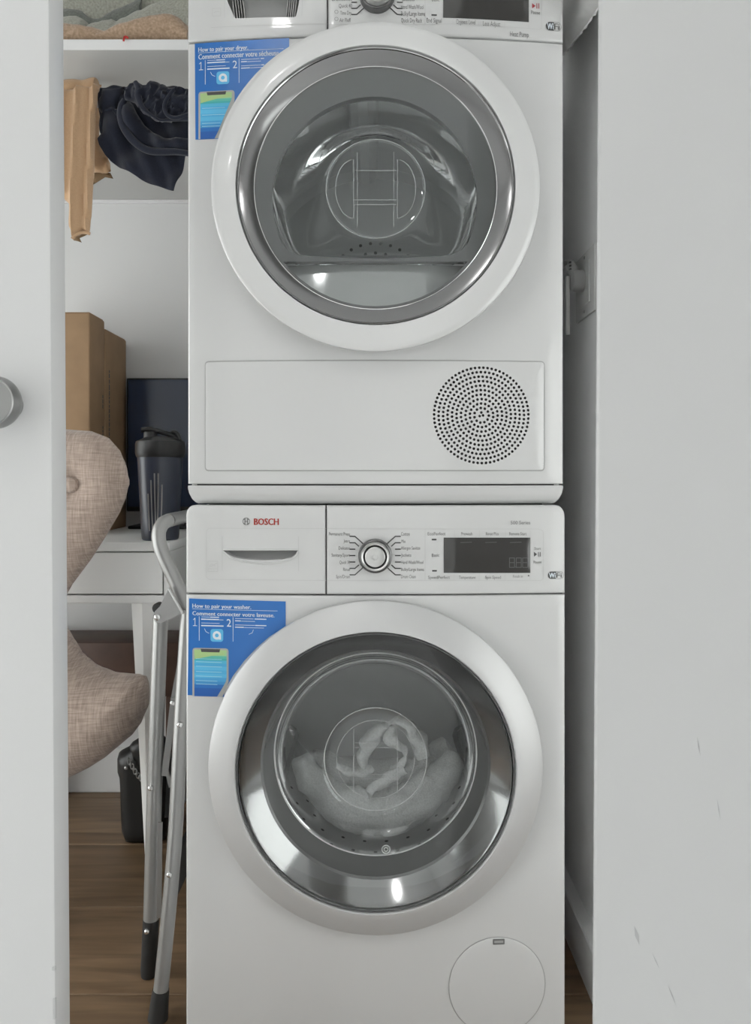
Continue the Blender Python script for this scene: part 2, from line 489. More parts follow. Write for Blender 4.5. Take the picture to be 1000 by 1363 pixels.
fl = struct('floor', MB().box(-1.8, 1.8, -3.3, YB+.1, -.06, -.012), M['subfloor'])
PW = .265; edge = YB-.018                    # boards run across the closet
r = 0; y1 = .64+PW
while y1 > -.2:
    off = [0, .62, .31][r % 3]
    x = -1.8-off
    while x < 1.8:
        a, b = max(x, -1.8), min(x+1.25, 1.8)
        if b-a > .05:
            yy1 = min(y1, YB)
            obj('plank', MB().box(a+.0007, b-.0007, y1-PW+.0009, yy1-.0009, -.013, 0, .0012, 1), M['wood'], fl, smooth=20)
        x += 1.25
    y1 -= PW; r += 1
obj('plank', MB().box(-1.8, 1.8, .64+PW+.0009, YB, -.013, 0), M['wood'], fl)

struct('floor_room_bounce', MB().box(-1.8, 1.8, -3.3, y1, -.012, -.0005), M['bounce_grey'])  # unseen pale floor added to bounce neutral light onto the fronts

# baseboards: right one is deep, with a ledge on top
bb = MB()
prof = [(XR, 0), (XR-.022, 0), (XR-.022, .086), (XR-.020, .089), (XR, .092)]
bb.rings([[(x, y, z) for x, z in prof] for y in (.04, YB-.002)], True, True, True)
struct('baseboard_right', bb, M['trim'])
struct('baseboard_back', MB().box(-1.7, XR-.023, YB-.012, YB, 0, .125, .003, 1), M['trim'])

# near door leaf on the left (closed, with its knob) and the ajar leaf on the right
def lean(x0, k):                             # leaves hang a touch out of plumb
    return lambda v: Vector((v.x+(v.z-HC)*k, v.y, v.z))
LY0, LY1 = .85-ZF, .892-ZF
lk = -.0066
d1 = struct('door_1', MB(), M['door']); bpy.data.objects.remove(d1)
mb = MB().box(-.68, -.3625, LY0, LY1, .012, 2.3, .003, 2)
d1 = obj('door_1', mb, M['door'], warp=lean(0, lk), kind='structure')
kx, kz = -.4105, HC-(536-YH)/F*.82
kp = [(.0, 0), (.016, 0), (.0165, -.003), (.0155, -.006), (.014, -.008), (.0125, -.012), (.0125, -.021), (.020, -.024), (.0275, -.027), (.0287, -.031), (.0285, -.036), (.0272, -.0425), (.0266, -.0455), (.0256, -.0462), (.0245, -.0452), (.0, -.0445)]
obj('door_knob', MB().lathe(kp, (kx, LY0, kz), 'y', 64), M['doorknob'], d1, label='round brushed metal knob')
for zz, dx in ((.578, 0), (.566, .006)):
    pass
chips = MB()
for zz, hh, ww in ((.345, .0025, .0016), (.30, .012, .0010)):
    chips.box(-.3650-ww+(zz-HC)*lk, -.3624+(zz-HC)*lk, LY0-.0004, LY0+.003, zz-hh, zz+hh, .0008, 1)
obj('paint_chip', chips, M['chip'], d1)

# right leaf: stands ajar, running from its free edge towards the room
RA = math.radians(17); RZ = .68; rx, ry = .293/1.010*RZ, RZ-ZF
RM = Matrix.Translation((rx, ry, 0)) @ Matrix.Rotation(-RA, 4, 'Z')
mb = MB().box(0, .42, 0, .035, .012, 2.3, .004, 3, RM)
d2 = obj('door_2', mb, M['door_dimmed'], warp=lean(0, .0057), kind='structure')
sc = MB()
def door2_px(px, py):                        # point of the leaf's face seen at that pixel
    t = (px-500)/F; s = (RZ*t-rx)/(math.cos(RA)+math.sin(RA)*t); Z = RZ-s*math.sin(RA)
    return s, HC-(py-YH)/F*Z
for (pa, pb, wd) in (((930, 980), (935, 1007), .0012), ((957, 1062), (962, 1092), .0010), ((848, 1232), (855, 1258), .0032), ((872, 1268), (882, 1290), .0010), ((893, 1310), (905, 1340), .0010)):
    a, b = Vector(door2_px(*pa)), Vector(door2_px(*pb)); d = (b-a).normalized(); n = Vector((-d.y, d.x))*wd/2
    sc.add([RM @ Vector((q.x, -.0003, q.y)) for q in (a, (a+b)/2-n, b, (a+b)/2+n)], [[0, 1, 2, 3]])
obj('scuff', sc, M['scuff'], d2, warp=lean(0, .0057), label='faint grey scuff marks')

# closet shelf
SZ0, SZ1, SY = 1.672, 1.691, .183
t = thing('closet_shelf', 'white closet shelf holding the folded plush blankets', 'shelf', (-.62, SY, SZ0))
obj('board', MB().box(-1.25, -.306, SY+.0015, YB-.001, SZ0, SZ1), M['greyboard'], t, label='shelf board, greyed to stand for the shade underneath')  # white shelf; the grey puts its underside shade into the colour
obj('edge_strip', MB().box(-1.25, -.306, SY, SY+.0014, SZ0, SZ1, .0004, 1), M['trim'], t, label='white front edge')
obj('rail', MB().box(-1.25, -.306, YB-.012, YB-.001, SZ0-.009, SZ0-.0005, .001, 1), M['trim'], t)
t = thing('hanging_rod', 'closet rod below the shelf, under the draped tan and navy clothes', 'rod', (-.8, .252, 1.60))
obj('bar', MB().tube([(-1.25, .2395, 1.60), (-.315, .2395, 1.60)], .006, 16), M['bracket'], t)
for x in (-1.2, -.33):
    obj('rod_bracket', MB().box(x-.004, x+.004, .230, .249, 1.588, SZ0-.0005, .001, 1), M['bracket'], t)

# nearest ceiling light, plus two rear ones added as fill
def ceiling_light(i, x, y):
    t = thing('ceiling_light', ['round recessed ceiling light nearest the closet doors', 'added unseen ceiling fill light at the rear right', 'added unseen ceiling fill light at the rear left'][i], 'lamp', (x, y, CEIL), 'recessed ceiling lights')
    obj('trim_ring', MB().lathe([(.050, 0), (.062, 0), (.062, -.003), (.055, -.007), (.050, -.004)], (x, y, CEIL), 'z', 48), M['trim'], t)
    obj('diffuser', MB().lathe([(.0, -.0025), (.05, -.0025)], (x, y, CEIL), 'z', 48), M['lamp'], t)
    l = bpy.data.lights.new('lamp_light', 'AREA'); l.shape = 'DISK'; l.size = .1; l.energy = LAMP_W[i]; l.color = (1, .99, .975)
    o = bpy.data.objects.new('lamp_light', l); COL.objects.link(o); o.parent = t; o.location = (0, 0, -.008)
for i, (x, y) in enumerate(LAMPS): ceiling_light(i, x, y)

# ------------------------------------------------------------------ appliances
def bow(B, x0=.3): return lambda v: Vector((v.x, v.y-B*(1-min(1, (v.x/x0)**2)), v.z))
def front(B, off=0.):
    """pixel -> (x, z) on a front bowed by B"""
    def f(px, py):
        x = (px-500)/F*ZF
        for _ in range(4):
            Z = ZF-B*(1-min(1, (x/.3)**2))-off; x = (px-500)/F*Z
        return (x, HC-(py-YH)/F*Z)
    return f
BD, BW = .019, .014
DQ, WQ = front(BD), front(BW)
wD, wW = bow(BD), bow(BW)
E = .0006                                    # print thickness above its surface

def cabinet(t, hw, z0, z1, B, y0=.03, y1=.635):
    mb = MB()
    for s in (-1, 1):
        mb.box(s*hw-(.012 if s > 0 else 0), s*hw+(.012 if s < 0 else 0), y0-.006, y1, z0, z1, .004, 2)
    mb.box(-hw+.012, hw-.012, y0, y1, z1-.02, z1-.001); mb.box(-hw+.012, hw-.012, y1-.02, y1, z0, z1-.02); mb.box(-hw+.012, hw-.012, y0, y1, z0, z0+.02)
    return obj('cabinet', mb, M['cabinet'], t)

def dial(t, Q, c, R, wrp, dark_first):
    x, z = c
    cy = -BW if wrp is wW else -BD
    prof = [(R*1.0, 0), (R*1.0, -.010), (R*.965, -.0135), (R*.90, -.0145), (R*.86, -.0135)]
    k = obj('dial', MB().lathe(prof, (x, cy, z), 'y', 64), M['knobdark'], t, label='round programme dial')
    obj('dial_band', MB().lathe([(R*.87, -.0135), (R*.84, -.020), (R*.78, -.0225), (R*.70, -.0215)], (x, cy, z), 'y', 64), M['knobmetal'], k)
    obj('dial_groove', MB().lathe([(R*.71, -.021), (R*.66, -.0175), (R*.60, -.0185)], (x, cy, z), 'y', 64), M['knobdark'], k)
    obj('dial_cap', MB().lathe([(R*.605, -.0175), (R*.585, -.0215), (R*.5, -.0225), (0, -.0232)], (x, cy, z), 'y', 64), M['knobmetal'], k)
    if not dark_first:
        p = MB(); r = R*.16
        pts = [(x+r*math.cos(math.radians(a)), z+r*math.sin(math.radians(a))) for a in range(125, 416, 15)]
        stroke(p, pts, .0008, cy-.0236); stroke(p, [(x, z), (x, z+r*1.1)], .0008, cy-.0236)
        obj('power_symbol', p, M['paleink'], k)
    return k

def dash(t, pts, wd, y):
    m1 = MB(); stroke(m1, pts, wd, y); obj('dial_mark', m1, M['ink2'], t[0], smooth=0, warp=t[1])

def ticks(mb, c, s, y, sp, rows):
    """marks around the dial: straight inner ones, bent outer ones; rows counts from the middle"""
    for sx in (-1, 1):
        for k in rows:
            xo, xi = .0395*s, .0315*s
            zz = c[1]-sp*k
            pts = [(c[0]+sx*xo, zz), (c[0]+sx*xi, zz)]
            if abs(k) == 2: pts.append((c[0]+sx*(xi-.0058), zz+(1 if k > 0 else -1)*.0052))
            if abs(k) == 3: pts.append((c[0]+sx*(xi-.0125), zz+(1 if k > 0 else -1)*.0112))
            dash(mb, pts, .00175, y)

def labels(mb, Q, items, y):
    for body, x0, x1, yt, yb in items:
        a, b = Q(x0, yb), Q(x1, yt)
        m1 = MB(); lettering(m1, body, a[0], b[0], b[1], a[1], y)
        obj('lettering', m1, M['ink'], mb[0], smooth=0, warp=mb[1])

def pairing_sticker(t, Q, wrp, poly, ox, oy, slope, title1, title2, tw1, tw2, side):
    """blue sticker; printed features are placed by an offset (ox, oy) and a small slope along x"""
    q = lambda u, v: Q(ox+u, oy+v+slope*u)
    ol = [Q(*p) for p in poly]
    st = obj('pairing_sticker', plate(subdiv(ol, .012), (), -.0008, .0, .02, 0), M['blue'], t, smooth=0, warp=wrp, label='blue sticker on how to pair the '+side)
    ol_in = ol
    p = MB(); y = -.0011
    def txt(body, u0, u1, v0, v1, bold=0):
        a = q(u0, v1); b = q(u1, v0)
        m2 = MB(); lettering(m2, body, a[0], b[0], b[1]+0, a[1], y, bold=bold)
        # shear with the slope
        x0 = a[0]; k = -slope
        for v in m2.v: v.z += 0
        sl = (q(u1, v1)[1]-q(u0, v1)[1])/max(1e-6, b[0]-a[0])
        for v in m2.v: v.z += sl*(v.x-x0)
        dz = q(u1, v0)[1]-b[1]
        p.add(m2.v, m2.f)
    txt(title1, 5, 5+tw1, 6, 12.5, .00022); txt(title2, 5, 5+tw2, 15.5, 22.5, .00022)
    stroke(p, [q(5, 14), q(118, 14)], .0006, y)
    stroke(p, [q(6.2, 28.5), q(8.4, 26.3), q(8.4, 36.3)], .0009, y); stroke(p, [q(5.8, 36.4), q(11, 36.4)], .0009, y); txt('2', 50.5, 56.5, 26, 36.5)
    stroke(p, [q(14, 24), q(14, 56)], .0008, y); stroke(p, [q(59, 24), q(59, 56)], .0008, y)
    # small illegible copy stays as thin lines of print
    for (u0, u1, v, wd) in ((17, 28, 24.5, .0007), (29, 40, 24.5, .0014), (17, 40, 27.5, .0016), (41, 46, 27.8, .0007), (17, 41, 32.5, .0007), (17, 46, 36, .0017),
                            (62, 86, 25.5, .0007), (88, 103, 25.5, .0014), (62, 69, 28.5, .0014), (70, 88, 28.8, .0007), (62, 88, 34, .0007), (89, 103, 34, .0014), (62, 73, 37, .0014), (74, 100, 37.2, .0007)):
        if side == 'dryer' and u1 > 92: u1 = 92
        if u1 > u0+1: stroke(p, [q(u0, v), q(u1, v)], wd, y)
    for pts in ([(21, 40), (23, 44), (27, 46)],) + (([(86, 40), (84.5, 44), (80, 46)],) if side == 'washer' else ()):
        stroke(p, [q(*a) for a in pts], .0007, y)
    obj('white_print', p, M['whiteprint'], st, smooth=0, warp=wrp)
    # app tile: light-blue rounded square holding a pale ring with a tail
    a, b = q(29, 57), q(46, 40)
    tile = MB(); flat(tile, rrect(a[0], b[0], a[1], b[1], .004), -.0012)
    obj('app_tile', tile, M['lightblue'], st, smooth=0, warp=wrp)
    c = ((a[0]+b[0])/2, (a[1]+b[1])/2); g = MB()
    n = 28
    for i in range(n):
        a0, a1 = 2*PI*i/n, 2*PI*(i+1)/n
        flat(g, [(c[0]+r*math.cos(an), c[1]+r*math.sin(an)) for r, an in ((.0030, a0), (.0067, a0), (.0067, a1), (.0030, a1))], -.0015)
    flat(g, [(c[0]+.002, c[1]-.0064), (c[0]+.0068, c[1]-.0066), (c[0]+.0066, c[1]-.001)], -.0016)
    obj('app_ring', g, M['whiteprint'], st, smooth=0, warp=wrp)
    # phone with a landscape screen
    ph = MB(); a = q(5, 130); b = q(53, 65.5)
    z_low = ol[-1][1] + .0006 if False else min(o[1] for o in ol)+.0004
    def clip(px_poly): return px_poly
    flat(ph, [(a[0], z_low), (a[0], b[1]-.004), (a[0]+.0012, b[1]-.0012), (a[0]+.004, b[1]), (b[0]-.004, b[1]), (b[0]-.0012, b[1]-.0012), (b[0], b[1]-.004), (b[0], q(53, 110)[1] if side == 'washer' else q(53, 80)[1]), (q(45 if side == 'washer' else 38, 126)[0], z_low)], -.0012)
    obj('phone_print', ph, M['phone'], st, smooth=0, warp=wrp)
    bands = [(68, 72, (.40, .62, .28)), (72, 76, (.34, .62, .33)), (76, 79.5, (.12, .50, .40)), (79.5, 82, (.06, .42, .42)), (82, 86, (.10, .48, .70)), (86, 90, (.08, .42, .72)), (90, 95, (.12, .50, .78)), (95, 100, (.09, .44, .74)),
             (100, 105, (.12, .48, .78)), (105, 110, (.08, .38, .70)), (110, 114, (.06, .30, .62)), (114, 119, (.03, .17, .50)), (119, 131, (.026, .12, .42))]
    for v0, v1, c in bands:
        lim0 = limit(side, q, v0); lim1 = limit(side, q, v1)
        g = MB(); zt = q(7.5, v0)[1]; zb = max(q(7.5, v1)[1], z_low)
        if zb > zt: continue
        flat(g, [(q(7.5, v1)[0], zb), (q(7.5, v0)[0], zt), (lim0, q(50.5, v0)[1]), (lim1, max(q(50.5, v1)[1], z_low))], -.0014)
        key = 'screen_%d' % int(c[0]*1000+c[2]*100)
        mm = M.setdefault(key, mat('screen_band_print', c, .35))
        obj('screen_band', g, mm, st, smooth=0, warp=wrp)
    g = MB(); flat(g, [q(8, 81), q(8, 69), q(16, 68.5), q(44, 69), q(49, 74), q(30, 76), q(16, 79)], -.0016)
    obj('hill_print', g, M.setdefault('hill', mat('hill_print_green', (.42, .60, .26), .4)), st, smooth=0, warp=wrp)
    g = MB(); flat(g, [q(17, 71), q(16, 66.8), q(42, 66.8), q(41, 71)], -.0018)
    obj('phone_notch', g, M['ink2'], st, smooth=0, warp=wrp)
    g = MB()
    for v in ((80, 84, 90, 97, 103, 109, 113.5) if side == 'washer' else (88, 97, 108, 112)):
        u1 = 44 if v < 108 else 38
        if side == 'dryer': u1 -= 4
        stroke(g, [q(10, v), q(u1, v+.4)], .0008, -.0017)
    obj('screen_line', g, M.setdefault('sline', mat('screen_line_print', (.40, .68, .82), .4)), st, smooth=0, warp=wrp)
    return st

def limit(side, q, v):
    """right edge of the phone screen: straight, then cut by the sticker's curved edge"""
    if side == 'washer': u = 50.5 if v < 108 else 50.5-(v-108)*.55
    else: u = 49.5 if v < 76 else 49.5-(v-76)*.42
    return q(u, v)[0]

# ================================================================== DRYER (top)
DX = .297
DZ0, DZP, DZS, DZ1 = .8505, .883, 1.581, 1.720
t = thing('clothes_dryer', 'white front-load clothes dryer stacked on top of the washer', 'dryer', (0, .3, DZ0))
dryer = t
cabinet(t, DX, DZP-.02, DZ1, BD)
gc = DQ(641, 553); gR = 65.5/F*1.186
dcz, dR, dyf = 1.3320, .2480, -.062
ol = subdiv([(-DX, DZP), (DX, DZP), (DX, DZS-.0012), (-DX, DZS-.0012)], .02)
fp = obj('front_panel', plate(ol, [circ(0, dcz, .205), circ(*gc, gR+.0042, 48)], 0, .034, .022, .004), M['enamel'], t, warp=wD)
# plinth: slopes back, its ends tuck in below
mb = MB(); rs = []
for z, y, hw in ((DZP-.0022, .003, DX), (DZP-.006, .0005, DX), (.868, .004, .2955), (.859, .010, .292), (.8535, .018, .288), (.8515, .024, .285), (.8515, .06, .285)):
    rs.append([(hw*(-1+2*i/40), y, z) for i in range(41)])
rs.append([(p[0], .06, DZP-.0022) for p in rs[0]])
mb.rings(rs, False); mb.f.append([41*i for i in range(8)]); mb.f.append([41*i+40 for i in range(8)][::-1]); mb.f.append([i for i in range(41)][::-1]+[41*7+i for i in range(41)])
obj('plinth', mb, M['panel'], t, warp=wD)
mb = MB().box(-.285, .285, .012, .6, DZP-.0035, DZP+.004); mb.box(-.28, .28, .03, .6, DZ0+.0005, DZP-.004)
obj('plinth_gap', mb, M['seam'], t)
obj('panel_gap', MB().box(-.294, .294, .006, .04, DZS-.004, DZS+.004), M['seam'], t, warp=None)
# control panel in two pieces: drawer side and dial side
xs = DQ(436, 30)[0]
hp = [DQ(*p) for p in ((299, -14), (303, 2), (312, 23), (314, 24.3), (392, 22.7), (394, 21.5), (398, 4), (401, -16))]
dp = obj('drawer_fascia', plate(subdiv([(-DX, DZS+.0012), (xs-.0009, DZS+.0012), (xs-.0009, DZ1-.002), (-DX, DZ1-.002)], .02), [subdiv(hp, .006)], 0, .03, .022, .004, hole_depth=.028), M['panel'], t, warp=wD)
hz0, hz1 = min(p[1] for p in hp)-.004, max(p[1] for p in hp)+.004
mb = MB().box(hp[0][0]-.004, hp[-1][0]+.004, .026, .030, hz0, hz1)
obj('handle_recess', mb, M['fine'], dp, warp=wD, label='silver grey recess of the water drawer handle')
for sx in (0, 1):
    for k in range(5):
        x = DQ(307+k*3.4 if sx == 0 else 395-k*2.8, 10)[0]; tilt = .005*(1 if sx == 0 else -1)
        obj('grip_rib', MB().add([(x-.0008, .010, hz1-.004), (x+.0008, .010, hz1-.004), (x+.0008+tilt, .012, hz0+.009), (x-.0008+tilt, .012, hz0+.009), (x-.0008, .026, hz1-.004), (x+.0008, .026, hz1-.004), (x+.0008+tilt, .026, hz0+.009), (x-.0008+tilt, .026, hz0+.009)],
            [[0, 1, 2, 3], [4, 5, 6, 7], [0, 1, 5, 4], [2, 3, 7, 6], [0, 3, 7, 4], [1, 2, 6, 5]]), M['fine'], dp, smooth=0, warp=wD)
mb = MB(); stroke(mb, [DQ(281, 37), DQ(436, 32)], .0007, -E); stroke(mb, [DQ(299, -14), DQ(299, 24)], .0006, -E); stroke(mb, [DQ(403, -14), DQ(402, 21)], .0006, -E)
obj('drawer_outline', mb, M['paleink'], dp, smooth=0, warp=wD)
mb = MB(); ra, rb = DQ(283, 22), DQ(294, 11)
stroke(mb, [ra, (rb[0], ra[1]), rb, (ra[0], rb[1]), ra], .0006, -E)
stroke(mb, [DQ(285, 17), DQ(288, 15.5), DQ(292, 16)], .0007, -E)
obj('energy_mark', mb, M['paleink'], dp, smooth=0, warp=wD)
cp = obj('control_fascia', plate(subdiv([(xs+.0009, DZS+.0012), (DX, DZS+.0012), (DX, DZ1-.002), (xs+.0009, DZ1-.002)], .02), (), 0, .03, .022, .004), M['panel'], t, warp=wD)
obj('fascia_gap', MB().box(xs-.003, xs+.003, .008, .03, DZS, DZ1-.01), M['seam'], t, warp=wD)
dc = DQ(502, -5); dR0 = 23.5/F*1.18
dial(t, DQ, dc, dR0, wD, True)
tk = (cp, wD); ink = (cp, wD)
ticks(tk, dc, 1, -E, .0095, range(-3, 4))
labels(ink, DQ, [('Quick 40', 451, 469, 5, 10.5), ('Time Dry', 453, 468, 14.5, 20), ('Air Fluff', 452, 467, 24, 29.5), ('Hand Wash/Wool', 534, 564, 6.5, 12), ('Bulky/Large Items', 534, 566, 15.5, 21), ('Quick Dry Rack', 534, 562, 24.5, 30),
                 ('End Signal', 568, 588, 24.5, 30), ('Dryness Level', 608, 633, 26.5, 32), ('Less Adjust', 643, 666, 29, 34.5), ('Heat Pump', 679, 704, 43, 48.5), ('Pause', 707, 719, 14.5, 19), ('Start', 709, 718, -6, -1), ('Delicates', 442, 469, -4, 1.5), ('Jackets', 535, 552, -4, 1.5), ('Basic', 575, 585, -3, 2)], -E)
mb = MB()
for c in ((448, 16), (448, 25.5)):
    p = DQ(*c); stroke(mb, [(p[0]+.0027*math.cos(a*PI/6), p[1]+.0027*math.sin(a*PI/6)) for a in range(13)], .0005, -E)
obj('clock_symbol', mb, M['ink'], cp, smooth=0, warp=wD)
dash(tk, [DQ(575, 20.2), DQ(581, 20.4)], .0022, -E)
mb = MB(); stroke(mb, [DQ(437, 33), DQ(566, 33), DQ(600, 32), DQ(704, 38), DQ(718, 39.5), DQ(721, 38), DQ(721, -20)], .0006, -E); stroke(mb, [DQ(566, 33), DQ(566, -20)], .0006, -E)
for x, ya in ((603, 26), (637, 28), (672, 30), (704, 33)): stroke(mb, [DQ(x, ya), DQ(x, ya+6)], .0005, -E)
obj('fascia_outline', mb, M['paleink'], cp, smooth=0, warp=wD)
mb = MB(); a = [DQ(590, 23.5), DQ(704, 29.5), DQ(704, -42), DQ(590, -42)]
lcd = obj('display', plate(subdiv(a, .02), (), -.0012, 0, 0, .0004), M['lcd'], cp, warp=wD)
mb = MB()
flat(mb, [DQ(708.5, 4.5), DQ(708.5, 11.5), DQ(713, 8.2)], -E); stroke(mb, [DQ(714.8, 5), DQ(714.8, 11.5)], .0012, -E); stroke(mb, [DQ(717.4, 5), DQ(717.4, 11.5)], .0012, -E)
obj('start_symbol', mb, M['startred'], cp, smooth=0, warp=wD)

def wifi_mark(cp, Q, x0, y0, x1, y1, wrp):
    a, b = Q(x0, y1), Q(x1, y0); xm = (a[0]+b[0])/2+.0004; r = (b[1]-a[1])/2*.9
    mb = MB(); pts = [(xm, a[1]), (xm, b[1])]
    for i in range(7): an = math.radians(90+15*i); pts.append((a[0]+r+r*math.cos(an), b[1]-r+r*math.sin(an)))
    for i in range(7): an = math.radians(180+15*i); pts.append((a[0]+r+r*math.cos(an), a[1]+r+r*math.sin(an)))
    flat(mb, pts, -.0007)
    o = obj('wifi_badge', mb, M['ink2'], cp, smooth=0, warp=wrp)
    mb = MB(); pts = [(xm, b[1]-.0002)]
    for i in range(7): an = math.radians(90-15*i); pts.append((b[0]-r+r*math.cos(an), b[1]-r+r*math.sin(an)))
    for i in range(7): an = math.radians(-15*i); pts.append((b[0]-r+r*math.cos(an), a[1]+r+r*math.sin(an)))
    pts.append((xm, a[1]+.0002)); stroke(mb, pts, .0005, -.0008)
    lettering(mb, 'Fi', xm+.001, b[0]-.0028, b[1]-.0016, a[1]+.0018, -.0008, bold=.0002)
    obj('badge_outline', mb, M['ink'], o, smooth=0, warp=wrp)
    mb = MB(); lettering(mb, 'Wi', a[0]+.0019, xm-.0008, b[1]-.0016, a[1]+.0018, -.0010, bold=.0003)
    obj('badge_lettering', mb, M['whiteprint'], o, smooth=0, warp=wrp)
wifi_mark(cp, DQ, 727, 30.5, 747, 40.5, wD)

# sticker on the dryer: its right side runs under the door
poly = [(259.5, 58.5), (300, 55.8), (345, 53), (385, 51), (385, 75)]
for a in range(237, 181, -7):
    an = math.radians(a); poly.append((500.5+204*math.cos(an)*1.0, 252+204*math.sin(an)))
poly = [p for p in poly if p[1] < 184]
poly += [(304, 184.3), (260.5, 186)]
pairing_sticker(t, DQ, wD, poly, 259.5, 57.5, -.052, 'How to pair your dryer.', 'Comment connecter votre sécheuse.', 66, 108, 'dryer')

# service flap with the round sound grille
ga = DQ(274, 626); gb = DQ(724, 482)
fo = rrect(ga[0], gb[0], ga[1], gb[1], .005, 4, .02)
obj('flap_joint', plate(rrect(ga[0]-.0016, gb[0]+.0016, ga[1]-.0016, gb[1]+.0016, .006, 4, .02), [circ(*gc, gR+.004, 64)], -.0004, .004, .022), M['fine'], t, warp=wD)
flp = obj('service_flap', plate(fo, [circ(*gc, gR+.004, 64)], -.0022, .004, .022, .0012, hole_depth=.01), M['enamel'], t, warp=wD)
hs = []; hr = .00225
hs.append(circ(gc[0]+.0022, gc[1], hr, 8)); hs.append(circ(gc[0]-.0030, gc[1]-.0012, hr, 8)); hs.append(circ(gc[0]-.0004, gc[1]+.0045, hr, 8))
for k in range(2, 12):
    rr = gR*(k-.35)/11.0; n = int(round(2*PI*rr/.0066)); ph = k*1.7
    for i in range(n):
        a = ph+2*PI*i/n; hs.append(circ(gc[0]+rr*math.cos(a), gc[1]+rr*math.sin(a), hr, 8))
def grille_plate():
    cells = {}
    for h in hs:
        c = (sum(p[0] for p in h)/8, sum(p[1] for p in h)/8); cells.setdefault((int(c[0]/.006), int(c[1]/.006)), []).append(c)
    outl = circ(*gc, gR+.004, 64)
    vs = [Vector(p) for p in outl]; ed = [(i, (i+1) % 64) for i in range(64)]
    for h in hs:
        o = len(vs); vs.extend(Vector(p) for p in h); ed += [(o+i, o+(i+1) % 8) for i in range(8)]
    rv, re, rf, ov, oe, of = delaunay_2d_cdt(vs, ed, [], 0, 1e-7)
    mb = MB(); mb.v = [Vector((v[0], -.0022, v[1])) for v in rv]
    for f in rf:
        c = (sum(rv[i][0] for i in f)/len(f), sum(rv[i][1] for i in f)/len(f))
        ix, iz = int(c[0]/.006), int(c[1]/.006)
        hit = any((q[0]-c[0])**2+(q[1]-c[1])**2 < (hr*.93)**2 for dx in (-1, 0, 1) for dz in (-1, 0, 1) for q in cells.get((ix+dx, iz+dz), ()))
        if not hit: mb.f.append(list(f))
    for h in hs:                              # walls of the holes
        o = len(mb.v)
        mb.v += [Vector((p[0], -.0022, p[1])) for p in h]+[Vector((p[0], .0008, p[1])) for p in h]
        mb.f += [[o+i, o+(i+1) % 8, o+8+(i+1) % 8, o+8+i] for i in range(8)]
    return mb
gp = obj('grille', grille_plate(), M['enamel'], flp, smooth=0, warp=wD, kind='stuff', label='round grille pierced with rings of small holes')
obj('grille_backing', plate(circ(*gc, gR+.003, 48), (), .010, .012, .02), M['seam'], flp, smooth=0, warp=wD)

# dryer door
c = (0, dyf, dcz)
rp = [(.228, .060), (.234, .046), (.243, .028), (.2475, .014), (.2485, .009), (.2475, .0045), (.2445, .0018), (.238, .0004), (.222, -.0012), (.2125, -.0024), (.2100, -.0018), (.2092, .002), (.2080, .020)]
dr = obj('door', MB().lathe(rp, c, 'y', 160), M['ring'], t, label='white door ring')
cz2 = 1.3315; c2 = (0, dyf, cz2)
obj('chrome_trim', MB().lathe([(.2080, .004), (.2078, -.001), (.2066, -.0024), (.2052, -.001), (.2046, .002)], c2, 'y', 160), M['chrome'], dr)
obj('bezel', MB().lathe([(.2048, .001), (.2035, .0015), (.1845, .0085), (.1825, .010)], c2, 'y', 160), M['darkbezel'], dr, label='dark mirror-finish bezel')
obj('bezel_edge', MB().torus((0, dyf+.0088, cz2), .1835, .0008, n=120), M['bright_chrome'], dr)
# D-shaped window outline
def d_shape(cx, cz, R, zc, rc, n=56):
    """circle cut by a chord at zc with rounded corners"""
    half = math.sqrt(R*R-(cz-zc)**2)
    a0 = math.asin((zc-cz)/R)
    pts = []
    ca = a0+rc/R*1.4
    for i in range(n+1):
        a = ca+(PI-2*ca)*i/n; pts.append((cx+R*math.cos(a), cz+R*math.sin(a)))
    p0 = pts[-1]; p3 = (cx-half+rc*1.6, zc)
    ctrl = (cx-half*1.005, zc+.002)
    for i in range(1, 7):
        u = i/6; pts.append(tuple((1-u)**2*p0[k]+2*u*(1-u)*ctrl[k]+u*u*p3[k] for k in (0, 1)))
    m = 14
    for i in range(1, m+1):
        u = i/m; x = p3[0]+(2*cx-2*p3[0])*u; pts.append((x, zc-.0035*math.sin(PI*u)))
    p0 = pts[-1]; p3 = pts[0]; ctrl = (cx+half*1.005, zc+.002)
    for i in range(1, 6):
        u = i/6; pts.append(tuple((1-u)**2*p0[k]+2*u*(1-u)*ctrl[k]+u*u*p3[k] for k in (0, 1)))
    return pts
Zw = 1.154
dw = d_shape(-1/F*Zw, HC+(630-267)/F*Zw, 136/F*Zw, HC+(630-342)/F*Zw, .016)
inner = circ(0, cz2, .1835, 96)
# lower lint flap, a smooth grey piece leaning back under the window
lf = []
zc = HC+(630-349.5)/F*Zw
for i in range(33):
    a = PI+PI*i/32; p = (0+.1785*math.cos(a), cz2+.1785*math.sin(a))
    if p[1] < zc: lf.append(p)
lf = [(-math.sqrt(.1785**2-(cz2-zc)**2), zc)]+lf+[(math.sqrt(.1785**2-(cz2-zc)**2), zc)]
zlo = min(p[1] for p in lf)
obj('door_liner', plate(inner, [dw, subdiv(lf, .01)], dyf+.0105, dyf+.02, .02, 0, hole_depth=dyf+.024), M['smoke'], dr, smooth=30)
obj('lower_flap', plate(subdiv(lf, .01), (), 0, .002, .02), M['flap'], dr, warp=lambda v: Vector((v.x*.998, dyf+.011+v.y+(v.z-zlo)*.225+v.x*v.x*.50, v.z)), label='glossy grey flap leaning back under the window')
obj('door_glass', MB().lathe([(0, .0076), (.06, .0076), (.12, .0077), (.181, .0082)], c2, 'y', 128), M['glass'], dr)
